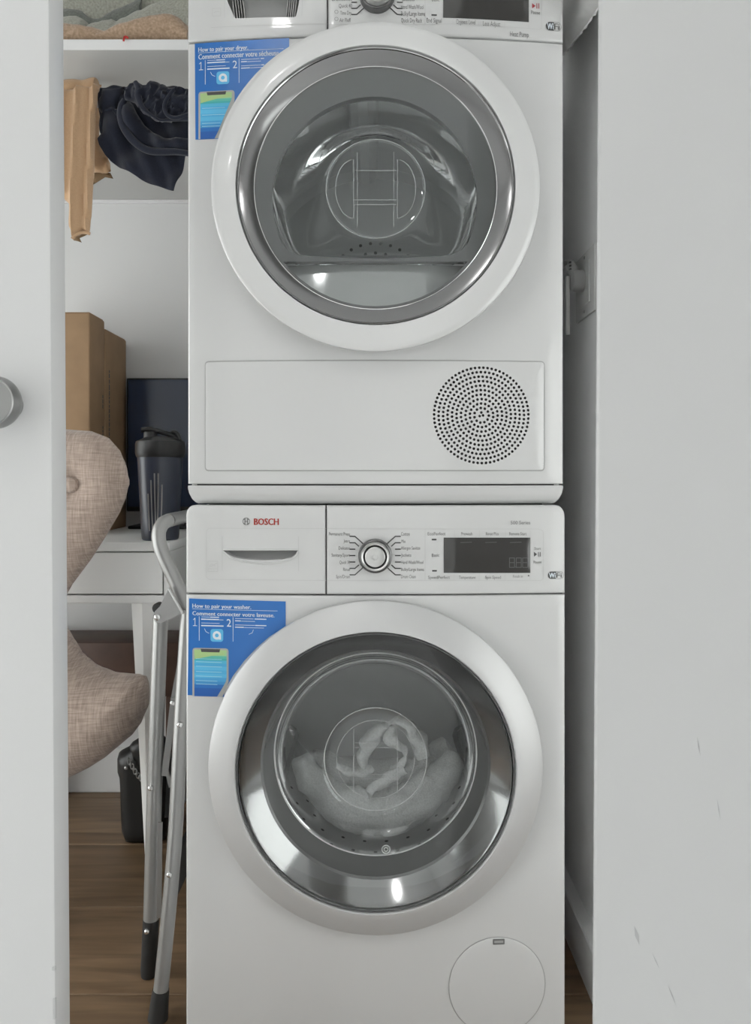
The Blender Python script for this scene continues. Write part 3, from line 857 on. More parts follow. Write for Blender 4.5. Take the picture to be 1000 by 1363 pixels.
# inner glass bowl
def loft(o0, y0, steps, m):
    """rings from outline o0 shrinking towards later centres: steps = (y, cx, cz, r, blend towards a circle)"""
    n = len(o0); rs = [[(p[0], y0, p[1]) for p in o0]]
    cx0 = sum(p[0] for p in o0)/n; cz0 = sum(p[1] for p in o0)/n
    for y, cx, cz, r, bl, k in steps:
        ring = []
        for p in o0:
            a = math.atan2(p[1]-cz0, p[0]-cx0)
            q = (cx+r*math.cos(a), cz+r*math.sin(a)); s = (cx+(p[0]-cx0)*k, cz+(p[1]-cz0)*k)
            ring.append((s[0]+(q[0]-s[0])*bl, y, s[1]+(q[1]-s[1])*bl))
        rs.append(ring)
    return MB().rings(rs, True, False, True)
cxd, czd = -.001, 1.318
bz = HC+(630-252)/F*1.25
obj('glass_bowl', loft(dw, dyf+.022, [(dyf+.04, cxd, czd, .14, .12, .96), (dyf+.065, cxd, czd+.008, .12, .3, .88), (dyf+.09, 0, bz-.02, .105, .6, .75), (dyf+.105, 0, bz-.006, .092, .9, .62), (dyf+.112, 0, bz, .080, 1, .5), (dyf+.114, 0, bz, .070, 1, .5)], None), M['bowl'], dr, smooth=60)
et = MB(); yb = dyf+.110
et.torus((0, yb, bz), .0815, .0007); et.torus((0, yb, bz), .079, .0003)
for sx in (-1, 1):
    pts = [(sx*(.036+.030*math.cos(a)), yb, bz+.048*math.sin(a)) for a in [(-.5+i/16)*PI for i in range(17)]]
    et.tube(pts+[pts[0]], .0006, 6, False)
    et.tube([(sx*.030, yb, bz-.062), (sx*.030, yb, bz+.06)], .0005, 6)
for z in (-.018, -.026, .03): et.tube([(-.035, yb, bz+z), (.035, yb, bz+z)], .0005, 6)
obj('bowl_marking', et, M['etch'], dr)
# drum and its mouth
drm = MB().lathe([(.20, .045), (.215, .055), (.222, .075), (.265, .08), (.27, .10), (.27, .50), (.255, .52), (.0, .525)], (0, 0, dcz-.02), 'y', 96)
dd = obj('drum', drm, M['steel'], t)
pf = MB()
for k in range(1, 9):
    rr = .022*k; n = 6*k
    for i in range(n):
        a = 2*PI*i/n; q = (rr*math.cos(a), dcz-.02+rr*math.sin(a))
        pf.add([(q[0]+.004*math.cos(b*PI/3), .5225, q[1]+.004*math.sin(b*PI/3)) for b in range(6)], [[0, 1, 2, 3, 4, 5]])
obj('drum_perforation', pf, M['seam'], dd, smooth=0, kind='stuff')
for a0 in (95, 215, 335):
    a = math.radians(a0); x, z = .255*math.cos(a), dcz-.02+.255*math.sin(a)
    obj('drum_paddle', MB().tube([(x, .10, z), (x, .48, z)], .028, 10), M['steel'], dd)
obj('drum_mouth', MB().lathe([(.20, .012), (.196, .02), (.196, .048), (.2005, .058), (.21, .05)], (0, 0, dcz), 'y', 96), M['ring'], t)
mb = MB(); ra = [(.188, z) for z in (0,)]
for k in range(7):
    mb.box(-.09+.03*k-.011, -.09+.03*k+.011, dyf+.125, dyf+.16, dcz-.185, dcz-.165, .002, 1)
obj('lint_screen', mb, M['fine'], t)

# ================================================================== WASHER (bottom)
WX = .300; WZS, WZ1 = .7095, .8495
t = thing('washing_machine', 'white front-load washing machine standing on the floor under the dryer', 'washer', (0, .3, 0))
washer = t
cabinet(t, WX, .025, WZ1-.004, BW)
wcz, wR, wyf = .4455, .2516, -.05
cz_s = HC-(1025-630)/F*1.18
ol = subdiv([(-WX, .012), (WX, .012), (WX, WZS-.001), (-WX, WZS-.001)], .02)
cov = WQ(662, 1312); cR = 64.5/F*1.188
obj('front_panel', plate(ol, [circ(0, wcz, .205)], 0, .034, .022, .004), M['enamel'], t, warp=wW)
for x in (-.25, .25):
    for y in (.08, .56):
        obj('foot', MB().lathe([(0, 0), (.022, 0), (.022, .012), (.012, .014), (.012, .03)], (x, y, 0), 'z', 20), M['rubber'], t)
obj('panel_gap', MB().box(-.297, .297, .006, .04, WZS-.004, WZS+.004), M['seam'], t)
obj('top_gap', MB().box(-.27, .27, .03, .6, WZ1-.006, WZ1+.0012), M['seam'], t)
def panel_outline(x0, x1, z0, z1, rl, rr):
    pts = [(x0, z0), (x1, z0)]
    if rr:
        for i in range(7): a = math.radians(15*i); pts.append((x1-rr*.8+rr*.8*math.cos(a), z1-rr+rr*math.sin(a)))
    else: pts.append((x1, z1))
    if rl:
        for i in range(7): a = math.radians(90+15*i); pts.append((x0+rl*.8+rl*.8*math.cos(a), z1-rl+rl*math.sin(a)))
    else: pts.append((x0, z1))
    return subdiv(pts, .02)
xs = WQ(434, 740)[0]
# drawer handle: crescent opening
hp = [WQ(*p) for p in ((297, 732.2), (304, 738), (312, 742), (325, 744.5), (350, 746), (375, 745), (388, 742), (394, 737.5), (397, 732.2))]
hp_s = subdiv(hp, .006)
dp = obj('drawer_fascia', plate(panel_outline(-WX, xs-.0009, WZS+.001, WZ1, .016, 0), [hp_s], 0, .03, .022, .004, hole_depth=.028), M['panel'], t, warp=wW)
mb = MB(); za, zb = WQ(347, 749)[1], WQ(347, 729)[1]
mb.add([(hp[0][0]-.003, .026, zb), (hp[-1][0]+.003, .026, zb), (hp[-1][0]+.003, .012, za), (hp[0][0]-.003, .012, za)], [[0, 1, 2, 3]])
obj('handle_recess', mb, M['fine'], dp, warp=wW)
# lightly dished field around the handle
mb = MB(); a = WQ(295, 766); b = WQ(397, 714)
for z0_, z1_, y_ in ((b[1]-.001, b[1], -.0005),): pass
lip = MB()
sh = [WQ(297, 733), WQ(306, 741), WQ(318, 746), WQ(347, 749.5), WQ(378, 747.5), WQ(391, 742), WQ(397, 733)]
lip.tube([(p[0], -.0012, p[1]) for p in sh], .0011, 8, smooth=4)
obj('handle_lip', lip, M['panel'], dp, warp=wW)
br = MB(); br.tube([(hp[0][0], -.0006, hp[0][1]+.0006), (hp[-1][0], -.0006, hp[-1][1]+.0006)], .0013, 8)
obj('handle_brow', br, M['panel'], dp, warp=wW)
mb = MB()
stroke(mb, [WQ(434, 703.5), WQ(279, 703), WQ(275, 706), WQ(274.5, 768), WQ(278, 771), WQ(434, 772.5)], .0007, -E)
obj('drawer_outline', mb, M['paleink'], dp, smooth=0, warp=wW)
mb = MB()
for x in (296, 397.5):
    mb = MB(); stroke(mb, [WQ(x, 714), WQ(x, 760)], .0008, -E); obj('handle_edge', mb, M['paleink'], dp, smooth=0, warp=wW)
mb = MB(); ra, rb = WQ(277, 760.5), WQ(290, 747)
stroke(mb, [ra, (rb[0], ra[1]), rb, (ra[0], rb[1]), ra], .0007, -E); stroke(mb, [WQ(277, 757), WQ(290, 757)], .0007, -E)
stroke(mb, [WQ(279, 754), WQ(283, 753), WQ(287, 750.5), WQ(289, 749.5)], .0009, -E); stroke(mb, [WQ(279, 753), WQ(282, 750.5), WQ(287, 753.5)], .0007, -E)
obj('energy_mark', mb, M['paleink'], dp, smooth=0, warp=wW)
# maker's name and emblem
mb = MB(); a, b = WQ(338.5, 698.6), WQ(371, 689.8)
lettering(mb, 'BOSCH', a[0], b[0], b[1], a[1], -E, bold=.0005)
obj('maker_lettering', mb, M['red'], dp, smooth=0, warp=wW)
mb = MB(); e = WQ(328, 694); r = .0056
stroke(mb, [(e[0]+r*math.cos(a*PI/12), e[1]+r*math.sin(a*PI/12)) for a in range(25)], .0008, -E)
for sx in (-1, 1):
    stroke(mb, [(e[0]+sx*.0021, e[1]+.0046), (e[0]+sx*.0021, e[1]-.0046)], .0012, -E)
    stroke(mb, [(e[0]+sx*.0021, e[1]+.0040), (e[0]+sx*.0042, e[1]+.0026)], .0008, -E); stroke(mb, [(e[0]+sx*.0021, e[1]-.0040), (e[0]+sx*.0042, e[1]-.0026)], .0008, -E)
stroke(mb, [(e[0]-.0021, e[1]), (e[0]+.0021, e[1])], .0011, -E)
obj('maker_emblem', mb, M['ink'], dp, smooth=0, warp=wW)
cp = obj('control_fascia', plate(panel_outline(xs+.0009, WX, WZS+.001, WZ1, 0, .018), (), 0, .03, .022, .004), M['panel'], t, warp=wW)
obj('fascia_gap', MB().box(xs-.003, xs+.003, .008, .03, WZS, WZ1-.006), M['seam'], t, warp=wW)
dc = WQ(499.5, 739.5)
dial(t, WQ, dc, 22.6/F*1.18, wW, False)
tk = (cp, wW); ink = (cp, wW)
ticks(tk, dc, 1, -E, .0100, range(-3, 4))
labels(ink, WQ, [('Permanent Press', 438, 466, 708, 713), ('Jeans', 457.5, 466, 717.5, 722), ('Delicates', 451, 466, 727, 731.5), ('Sanitary/Sport', 441.5, 466, 736.5, 741), ('Quick 30', 452, 466, 746, 750.5), ('Rinse', 457, 466, 755.5, 760), ('Spin/Drain', 447.5, 466, 765, 769.5),
                 ('Cotton', 534, 545.5, 708, 713), ('Mix', 534.5, 540, 718, 722.5), ('Allergen Sanitize', 534, 559.5, 727, 731.5), ('Jackets', 534, 547.5, 736.5, 741), ('Hand Wash/Wool', 534, 563.5, 746, 750.5), ('Bulky/Large Items', 534, 564.5, 755.5, 760), ('Drum Clean', 534, 553.5, 765, 769.5),
                 ('EcoPerfect', 569.5, 593, 708, 712.5), ('Prewash', 614, 629, 708, 712.5), ('Rinse Plus', 647, 664, 708, 712.5), ('Remote Start', 678, 701, 708, 712.5), ('Basic', 575, 585, 736.5, 741), ('SpeedPerfect', 570, 599, 766, 770.5), ('Temperature', 611, 633, 766, 770.5), ('Spin Speed', 646, 667, 766, 770.5), ('Finish in', 683, 696, 765, 769),
                 ('500 Series', 680, 706, 693, 698), ('Start', 711.5, 720, 728, 732), ('Pause', 710.5, 721, 746, 750)], -E)
dash(tk, [WQ(575.5, 718.2), WQ(580.5, 718.2)], .0024, -E); dash(tk, [WQ(576, 759.7), WQ(581, 759.7)], .0024, -E)
mb = MB(); flat(mb, [WQ(711, 734.5), WQ(711, 741), WQ(715, 737.7)], -E); stroke(mb, [WQ(716.8, 735), WQ(716.8, 740.5)], .0011, -E); stroke(mb, [WQ(719.2, 735), WQ(719.2, 740.5)], .0011, -E)
obj('start_symbol', mb, M['ink2'], cp, smooth=0, warp=wW)
mb = MB(); flat(mb, [WQ(702.5, 767), WQ(705, 767), WQ(703.7, 764.5)], -E); obj('arrow_symbol', mb, M['ink2'], cp, smooth=0, warp=wW)
mb = MB(); stroke(mb, [WQ(435, 703.5), WQ(716, 704), WQ(722, 706), WQ(723.5, 709), WQ(723.5, 770), WQ(720, 772.5), WQ(566, 772.5), WQ(435, 772.5)], .0007, -E); stroke(mb, [WQ(566, 704), WQ(566, 772)], .0006, -E)
for x in (605, 638.5, 673, 706):
    stroke(mb, [WQ(x, 706), WQ(x, 714)], .0005, -E); stroke(mb, [WQ(x-.5, 764), WQ(x-.5, 772)], .0005, -E)
obj('fascia_outline', mb, M['paleink'], cp, smooth=0, warp=wW)
a = [WQ(590.8, 762.5), WQ(706, 762.5), WQ(706, 715.5), WQ(590.8, 715.5)]
lcd = obj('display', plate(subdiv(a, .02), (), -.0012, 0, 0, .0004), M['lcd'], cp, warp=wW)
sg = MB()
for x in (613, 646, 679): stroke(sg, [WQ(x, 722), WQ(x+15, 721.6)], .0008, -.0016)
for cx in (681.5, 690.5, 699):                # unlit seven-segment digits 8.88
    l, rgt, tp, md, bt = cx-3.3, cx+3.3, 742.5, 748.7, 755
    for p in (((l, tp), (rgt, tp)), ((l, md), (rgt, md)), ((l, bt), (rgt, bt)), ((l, tp), (l, bt)), ((rgt, tp), (rgt, bt))):
        stroke(sg, [WQ(*p[0]), WQ(*p[1])], .0011, -.0016)
stroke(sg, [WQ(686, 754.6), WQ(686.8, 754.6)], .0012, -.0016)
obj('display_segment', sg, M['segment'], lcd, smooth=0, warp=wW)
wifi_mark(cp, WQ, 729.5, 760.5, 750.0, 770.5, wW)

# sticker on the washer with its curved lower right edge
poly = [(252, 796.5), (300, 798.3), (345, 799.6), (380.5, 800.5), (380.5, 834)]
for a in range(238, 190, -6):
    an = math.radians(a); p = (498+226*math.cos(an), 1026+227*math.sin(an))
    if 836 < p[1] < 925: poly.append(p)
poly += [(298.5, 927.5), (275, 926.5), (250, 925)]
pairing_sticker(t, WQ, wW, poly, 251.5, 796.0, .026, 'How to pair your washer.', 'Comment connecter votre laveuse.', 78, 109, 'washer')

# round filter cover with its little latch
obj('cover_joint', plate(circ(*cov, cR+.0013, 80), (), -.0004, .004, .022), M['fine'], t, warp=wW)
fcv = obj('filter_cover', plate(circ(*cov, cR, 80), (), -.0018, .004, .022, .001), M['enamel'], t, warp=wW)
la, lb = WQ(656, 1256), WQ(671.5, 1248.5)
obj('latch_frame', plate(rrect(la[0], lb[0], la[1], lb[1], .0008), [rrect(la[0]+.002, lb[0]-.002, la[1]+.002, lb[1]-.002, .0004)], -.0030, .002, 0), M['ink'], fcv, warp=wW, smooth=0)
obj('latch', plate(rrect(la[0]+.002, lb[0]-.002, la[1]+.002, lb[1]-.002, .0004), (), -.0024, .002, 0), M['fine'], fcv, warp=wW, smooth=0)

# washer door
c = (0, wyf, wcz)
rp = [(.246, .044), (.254, .038), (.2580, .029), (.2588, .024), (.2575, .0195), (.252, .0155), (.238, .009), (.226, .003), (.2175, -.0005), (.2145, -.001), (.2130, .001), (.2125, .004), (.2125, .030)]
dr = obj('door', MB().lathe(rp, c, 'y', 160), M['silver'], t, label='satin silver door ring')
obj('door_rim', MB().lathe([(.2122, .006), (.2118, .001), (.2105, -.0002), (.2095, .002)], c, 'y', 160), M['smoke2'], dr)
gl = MB().lathe([(0, -.0045), (.05, -.0044), (.10, -.0038), (.15, -.0022), (.18, -.0006), (.200, .0015), (.2092, .0038)], c, 'y', 160)
obj('door_glass', gl, M['smokeglass'], dr, smooth=60)
obj('bezel', MB().lathe([(.2086, .0075), (.206, .0105), (.179, .034)], c, 'y', 160), M['midbezel'], dr, label='mirror-finish inner bezel')
obj('door_liner', MB().lathe([(.1795, .0335), (.176, .036), (.166, .075), (.1645, .078)], c, 'y', 160), M['smoke2'], dr)
bzr = wyf+.078
obj('bowl_rim', MB().torus((0, bzr, wcz), .1638, .0011, n=120), M['etch'], dr)
cw = circ(0, wcz, .1635, 96)
bc = HC-(1009-630)/F*1.32
wb = loft(cw, bzr+.001, [(bzr+.012, 0, wcz-.001, .1600, 1, 1), (bzr+.03, 0, wcz-.008, .147, 1, 1), (bzr+.05, 0, wcz-.020, .130, 1, 1), (bzr+.07, 0, wcz-.034, .112, 1, 1), (bzr+.082, 0, bc, .096, 1, 1), (bzr+.088, 0, bc, .088, 1, 1), (bzr+.089, 0, bc, .07, 1, 1)], None)
obj('glass_bowl', wb, M['bowl'], dr, smooth=60)
et = MB(); yb = bzr+.087
et.torus((0, yb, bc), .0890, .0008); et.torus((0, yb, bc), .0675, .0005)
for sx in (-1, 1): et.tube([(sx*.038, yb, bc-.058), (sx*.038, yb, bc+.052)], .0006, 6)
for z in (.028, .020, -.026, -.034): et.tube([(-.036, yb, bc+z), (.036, yb, bc+z)], .0005, 6)
obj('bowl_marking', et, M['etch'], dr)
mk = HC-(1126-630)/F*1.235
obj('glass_stamp', MB().torus((.017, bzr-.004, mk), .0065, .0009, n=24).torus((.017, bzr-.004, mk), .003, .0008, n=16), M['etch'], dr)
wd = obj('drum', MB().lathe([(.185, .075), (.20, .085), (.235, .09), (.24, .11), (.24, .48), (.22, .50), (0, .505)], (0, 0, wcz-.01), 'y', 96), M['steel'], t)
pf = MB()
for k in range(36):
    for j in range(9):
        a = 2*PI*(k+.5*(j % 2))/36; y = .13+.04*j; rr = .2392; u = Vector((-math.sin(a), 0, math.cos(a))); o = Vector((rr*math.cos(a), y, wcz-.01+rr*math.sin(a)))
        pf.add([o+u*.004*math.cos(b*PI/3)+Vector((0, .004*math.sin(b*PI/3), 0)) for b in range(6)], [[0, 1, 2, 3, 4, 5]])
obj('drum_perforation', pf, M['seam'], wd, smooth=0, kind='stuff')
for a0 in (90, 210, 330):
    a = math.radians(a0); x, z = .225*math.cos(a), wcz-.01+.225*math.sin(a)
    obj('drum_paddle', MB().tube([(x, .12, z), (x, .47, z)], .026, 10), M['smoke'], wd)
obj('door_seal', MB().lathe([(.205, .0), (.196, .012), (.190, .03), (.186, .05), (.183, .062), (.190, .078)], (0, 0, wcz), 'y', 96), M['smoke2'], t)

# laundry in the washer drum
def cloth_noise(mb, amp, sc, seed=0):
    for v in mb.v:
        d = noise.noise_vector(v*sc+Vector((seed, seed*.7, 0)))
        e = noise.noise_vector(v*sc*2.6+Vector((0, seed, 3)))
        v += d*amp+e*amp*.45
    return mb
t = thing('bath_towel', 'white towel lying along the bottom of the washer drum, behind the round glass', 'towel', (0, .22, .24))
pts = [P(px, py+4, Z+.03) for px, py, Z in ((398, 1005, 1.38), (420, 1040, 1.38), (450, 1063, 1.375), (490, 1076, 1.37), (530, 1074, 1.37), (565, 1055, 1.375), (592, 1025, 1.38), (606, 1000, 1.39))]
mb = MB().tube(pts, lambda q: .012+.026*math.sin(PI*min(1, max(0, q)))**.6, 18, True, 10)
obj('towel_roll', cloth_noise(mb, .010, 26, 1), M['laundry'], t, smooth=70)
pts = [P(px, py, Z) for px, py, Z in ((410, 1015, 1.49), (455, 1035, 1.48), (505, 1042, 1.47), (560, 1030, 1.48), (600, 995, 1.49))]
mb = MB().tube(pts, lambda q: .026+.016*math.sin(PI*q), 18, True, 10)
obj('towel_fold', cloth_noise(mb, .012, 22, 5), M['laundry'], t, smooth=70)
t = thing('white_shirt', 'twisted white garment lying over the towel in the middle of the washer drum', 'garment', (.03, .25, .33))
pts = [P(px, py, Z) for px, py, Z in ((482, 1018, 1.415), (490, 992, 1.405), (503, 972, 1.395), (523, 960, 1.39), (543, 966, 1.385), (558, 985, 1.40), (565, 1005, 1.40))]
obj('twist', cloth_noise(MB().tube(pts, lambda q: .0105+.004*math.sin(9*q), 14, True, 8), .009, 40, 2), M['laundry'], t, smooth=70)
pts = [P(px, py, Z) for px, py, Z in ((522, 966, 1.385), (520, 984, 1.38), (534, 994, 1.38), (541, 1006, 1.38), (534, 1020, 1.38), (520, 1030, 1.385))]
obj('twist', cloth_noise(MB().tube(pts, lambda q: .0075+.003*math.sin(8*q), 14, True, 8), .006, 50, 3), M['laundry'], t, smooth=70)
pts = [P(px, py, Z) for px, py, Z in ((490, 1056, 1.37), (505, 1044, 1.37), (522, 1034, 1.375), (538, 1022, 1.38))]
obj('sleeve', cloth_noise(MB().tube(pts, lambda q: .010, 14, True, 8), .006, 45, 4), M['laundry'], t, smooth=70)
pts = [P(px, py, Z) for px, py, Z in ((448, 1020, 1.40), (462, 1026, 1.40), (482, 1030, 1.40), (492, 1022, 1.41))]
obj('sleeve', cloth_noise(MB().tube(pts, lambda q: .008, 14, True, 8), .006, 45, 9), M['laundry'], t, smooth=70)

# ------------------------------------------------------------------ right gap: outlet, plug, cord, board
t = thing('wall_outlet', 'pale grey outlet plate on the right closet wall holding a plug', 'outlet', (XR, .19, 1.246))
y0, y1 = 1.332-ZF, 1.455-ZF
obj('cover_plate', MB().box(XR-.006, XR-.0002, y0, y1, 1.187, 1.305, .002, 2), M['plate'], t)
obj('socket_insert', MB().box(XR-.0075, XR-.004, y0+.028, y1-.028, 1.208, 1.284, .001, 1), M['plate'], t)
for z in (1.197, 1.296):
    obj('screw', MB().lathe([(0, -.0072), (.0022, -.0070), (.003, -.0062), (.003, -.005)], (XR, (y0+y1)/2, z), 'x', 12), M['rivet'], t)
t = thing('power_plug', 'grey angled power plug in the outlet with its cord bending behind the dryer', 'plug', (.335, .15, 1.22))
pc = P(773, 370, 1.345)
bx = XR-.0075
px_ = P(774, 374, 1.398); 
mb = MB().lathe([(0, -.024), (.012, -.0236), (.018, -.0205), (.0195, -.014), (.0195, 0)], (bx, px_.y, px_.z), 'x', 24)
pb = obj('plug_body', mb, M['plug'], t)
nk = MB().tube([(bx-.014, px_.y+.002, px_.z+.004), (bx-.017, px_.y+.006, px_.z+.022), (bx-.019, px_.y+.014, px_.z+.036)], lambda q: .0115-.0035*q, 14, True, 4)
obj('strain_relief', nk, M['plug'], pb)
sl = MB()
for k in range(3):
    for s in (-1, 1):
        zz = px_.z+.020+.0065*k
        sl.box(bx-.0255, bx-.0225, px_.y+.004+s*.0055-.003, px_.y+.004+s*.0055+.003, zz, zz+.0022)
obj('relief_slot', sl, M['ink2'], pb)
cd = [(bx-.019, px_.y+.014, px_.z+.036), (bx-.022, px_.y+.035, px_.z+.044), (bx-.026, px_.y+.075, px_.z+.038), (bx-.03, px_.y+.11, px_.z+.01), (bx-.03, px_.y+.13, px_.z-.04), (bx-.028, px_.y+.17, px_.z-.25), (bx-.02, px_.y+.3, px_.z-.5), (bx-.01, px_.y+.45, px_.z-.9)]
obj('cord', MB().tube(cd, .0042, 10, True, 6), M['plug'], t)
ca = P(755.5, 368, 1.40); cb = P(755.5, 446, 1.40)
tag(obj('cable_cover', MB().box(ca.x-.0035, ca.x+.004, .2-.004, .2+.004, cb.z, ca.z, .0015, 2), M['greyboard']), 'thin pale grey vertical strip beside the plug in the right gap', 'strip')
# rounded grey board end high in the gap
bo = []
Zb_ = 1.36
for px, py in ((770, -140), (815, -140), (812, -40), (806, -8), (796, 10), (784, 28), (770, 47), (757, 64), (751, 71), (742, 75), (730, 70), (718, 40), (712, -20), (712, -140)):
    bo.append((px, py))
mb = puff(smooth_poly(bo, 3), 1.385, .012, 8, 6)
for v in mb.v: v.x = .334+(v.x-.334)*1.0
rot = Matrix.Translation((.335, 0, 0)) @ Matrix.Rotation(math.radians(0), 4, 'Z') @ Matrix.Translation((-.335, 0, 0))
mb2 = MB(); mb2.f = mb.f
# stand the board parallel to the side wall: its outline is drawn along the wall (depth) instead of across it
XB = .340
for v, in zip(mb.v):
    pxx = v.x/(v.y+ZF)*F+500; pyy = YH-(v.z-HC)/(v.y+ZF)*F
    th = v.y-(1.385-ZF)
    Zd = XB*F/max(60., (pxx-500))
    mb2.v.append(Vector((XB+th*.9, Zd-ZF, HC-(pyy-YH)/F*Zd)))
tag(obj('padded_board', mb2, M['greyboard'], smooth=60), 'smooth grey rounded board end standing against the right closet wall beside the dryer top', 'board')

# ------------------------------------------------------------------ left closet
# desk
DT = .75; Dy0, Dy1 = 1.647-ZF, YB-.016; DXr = -.447; DXl = -1.25
t = thing('writing_desk', 'white desk with a drawer and tapered legs at the closet back', 'desk', ((DXl+DXr)/2, (Dy0+Dy1)/2, 0))
obj('desk_top', MB().box(DXl, DXr, Dy0, Dy1, DT-.020, DT, .002, 2), M['deskwhite'], t)
obj('side_panel', MB().box(DXr-.014, DXr-.001, Dy0+.004, Dy1, .634, DT-.0205, .001, 1), M['deskwhite'], t)
obj('side_panel', MB().box(DXl+.001, DXl+.014, Dy0+.004, Dy1, .634, DT-.0205, .001, 1), M['deskwhite'], t)
obj('drawer_front', MB().box(DXl+.016, DXr-.0165, Dy0+.002, Dy0+.016, .638, DT-.0225, .001, 1), M['deskwhite'], t)
obj('bottom_rail', MB().box(DXl, DXr, Dy0+.001, Dy1, .617, .6345, .0015, 1), M['deskwhite'], t)
def leg(xo, sx, yo, sy):
    """tapered leg: an L of two tapering faces meeting at the outer corner"""
    mb = MB()
    top = [(0, 0), (.028, 0), (.062, .034), (.050, .046), (0, .046)]
    bot = [(0.010, .010), (.016, .010), (.024, .018), (.022, .024), (.010, .024)]
    mb.rings([[(xo-sx*p[0], yo+sy*p[1], .6165) for p in top], [(xo-sx*p[0], yo+sy*p[1], 0) for p in bot]], True, True, True)
    return mb
for xo, sx in ((DXr-.034, 1), (DXl+.034, -1)):
    for yo, sy in ((Dy0+.006, 1), (Dy1-.006, -1)):
        obj('leg', leg(xo, sx, yo, sy), M['deskwhite'], t, smooth=20)

# kraft boxes
def kraft_box(name, label, y0, y1, x0, x1, z1, marks):
    t = thing(name, label, 'box', ((x0+x1)/2, (y0+y1)/2, DT), 'kraft boxes on the desk')
    rs = []; n = 14
    b = obj('carton', MB().box(x0, x1, y0, y1, DT, z1, .004, 3), M['kraft'], t)
    fl_ = MB().box(x0+.003, x1-.003, y0+.004, (y0+y1)/2-.0008, z1+.0002, z1+.0018); fl_.box(x0+.003, x1-.003, (y0+y1)/2+.0008, y1-.004, z1+.0002, z1+.0018)
    obj('top_flap', fl_, M['kraft'], b)
    mk = MB()
    for y, za, zb, wd in marks:
        z = za
        while z > zb:
            h = random.uniform(.006, .014); mk.add([(x1+.0004, y, z), (x1+.0004, y+wd, z), (x1+.0004, y+wd, z-h), (x1+.0004, y, z-h)], [[0, 1, 2, 3]]); z -= h+random.uniform(.002, .004)
    obj('printed_mark', mk, M['ink2'], b, smooth=0)
XK = -.697
kraft_box('kraft_box', 'tall kraft cardboard box nearer the door, its front face showing', 1.85-ZF, 1.952-ZF, -.93, XK, 1.292, [(1.935-ZF, 1.10, 1.07, .006), (1.935-ZF, 1.02, .98, .006)])
kraft_box('kraft_box', 'second kraft box standing behind the taller one by the dark screen', 1.962-ZF, 2.125-ZF, -.93, XK-.001, 1.272, [(1.985-ZF, 1.17, .99, .007)])

# dark monitor
t = thing('monitor', 'dark navy flat screen standing at the desk back behind the shaker bottle', 'monitor', (-.49, 2.09-ZF, DT))
my = 2.095-ZF
obj('housing', MB().box(-.688, -.29, my, my+.022, .795, 1.163, .003, 2), M['black'], t)
obj('screen', MB().box(-.683, -.295, my-.0012, my+.002, .808, 1.158), M['screen'], t)
obj('stand_neck', MB().box(-.53, -.47, my+.004, my+.02, DT+.006, .80, .002, 1), M['black'], t)
obj('stand_foot', MB().box(-.665, -.46, my-.06, my+.03, DT, DT+.009, .003, 2), M['black'], t)

# shaker bottle
bx_, by_ = (213.5-500)/F*1.72, 1.72-ZF
t = thing('shaker_bottle', 'dark navy shaker bottle with black flip lid on the desk edge', 'bottle', (bx_, by_, DT))
def zpx(py): return HC-(py-YH)/F*1.72
body = obj('bottle_body', MB().lathe([(0, 0), (.038, 0), (.0405, .003), (.0415, .012), (.0445, .07), (.049, .16), (.0505, .188), (.0505, .195)], (bx_, by_, DT), 'z', 64), M['navyplastic'], t)
rb = MB()
for k in range(5):
    a = math.radians(-108+k*9.5); h0, h1 = .022, [.105, .135, .15, .15, .125][k]
    pts = []
    for i in range(12):
        h = h0+(h1-h0)*i/11; R = .0418+(h-.012)*.0472
        aa = a+math.radians(3.5*(1-i/11)**2*(-1 if k > 2 else .5))
        pts.append((bx_+(R+.0005)*math.cos(aa), by_+(R+.0005)*math.sin(aa), DT+h))
    obj('grip_rib', MB().tube(pts, .0015, 6), M['bracket'], body)
zl = DT+.19
lid = obj('lid', MB().lathe([(.0515, -.004), (.0535, 0), (.0548, .006), (.0548, .026), (.0530, .032), (.046, .035), (.034, .041), (0, .045)], (bx_, by_, zl), 'z', 64), M['black'], t)
obj('spout', MB().lathe([(.0155, .034), (.0150, .052), (.0135, .054), (0, .0545)], (bx_-.020, by_-.008, zl), 'z', 32), M['black'], lid)
hd = MB().tube([(bx_-.040, by_-.010, zl+.0575), (bx_-.02, by_-.008, zl+.0585), (bx_+.006, by_-.003, zl+.0525), (bx_+.028, by_+.002, zl+.044), (bx_+.040, by_+.004, zl+.034)], .0058, 12, True, 6)
obj('flip_cap', hd, M['black'], lid)
obj('carry_loop', MB().tube([(bx_+.022, by_+.004, zl+.038), (bx_+.024, by_+.004, zl+.052), (bx_+.034, by_+.004, zl+.053), (bx_+.041, by_+.004, zl+.042), (bx_+.043, by_+.004, zl+.030)], .0042, 10, True, 5), M['black'], lid)

# chair: rounded tufted back narrowing to a waist, broad seat below
t = thing('tufted_chair', 'beige linen tufted chair half hidden behind the left door edge', 'chair', ((20-500)/F*1.5, .3, 0))
cxp = 22
right = [(cxp, 570), (70, 570), (95, 572), (122, 574), (145, 583), (160, 600), (169, 622), (172, 643), (168, 662), (158, 685), (141, 714), (121, 745), (97, 777), (84, 800), (78, 820)]
left = [(2*cxp-x, y) for x, y in right[::-1] if x > cxp]
btn = (102, 645)
def dimple(x, y):
    d = 0
    for q in ((102, 645), (2*cxp-102, 645), (cxp, 610), (cxp, 700)):
        r2 = ((x-q[0])**2+(y-q[1])**2)
        d += .020*math.exp(-r2/420.)
        if q == btn: d += .007*math.exp(-abs(x-q[0])/7.)*max(0, 1-abs(y-q[1])/85.)*(1 if y < q[1] else .15)
    return d
bk = obj('backrest', puff(right+left, 1.5, .045, 42, 6, dimple), M['linen'], t, smooth=70)
q = P(btn[0], btn[1], 1.5); q.y = 1.5-ZF-.030
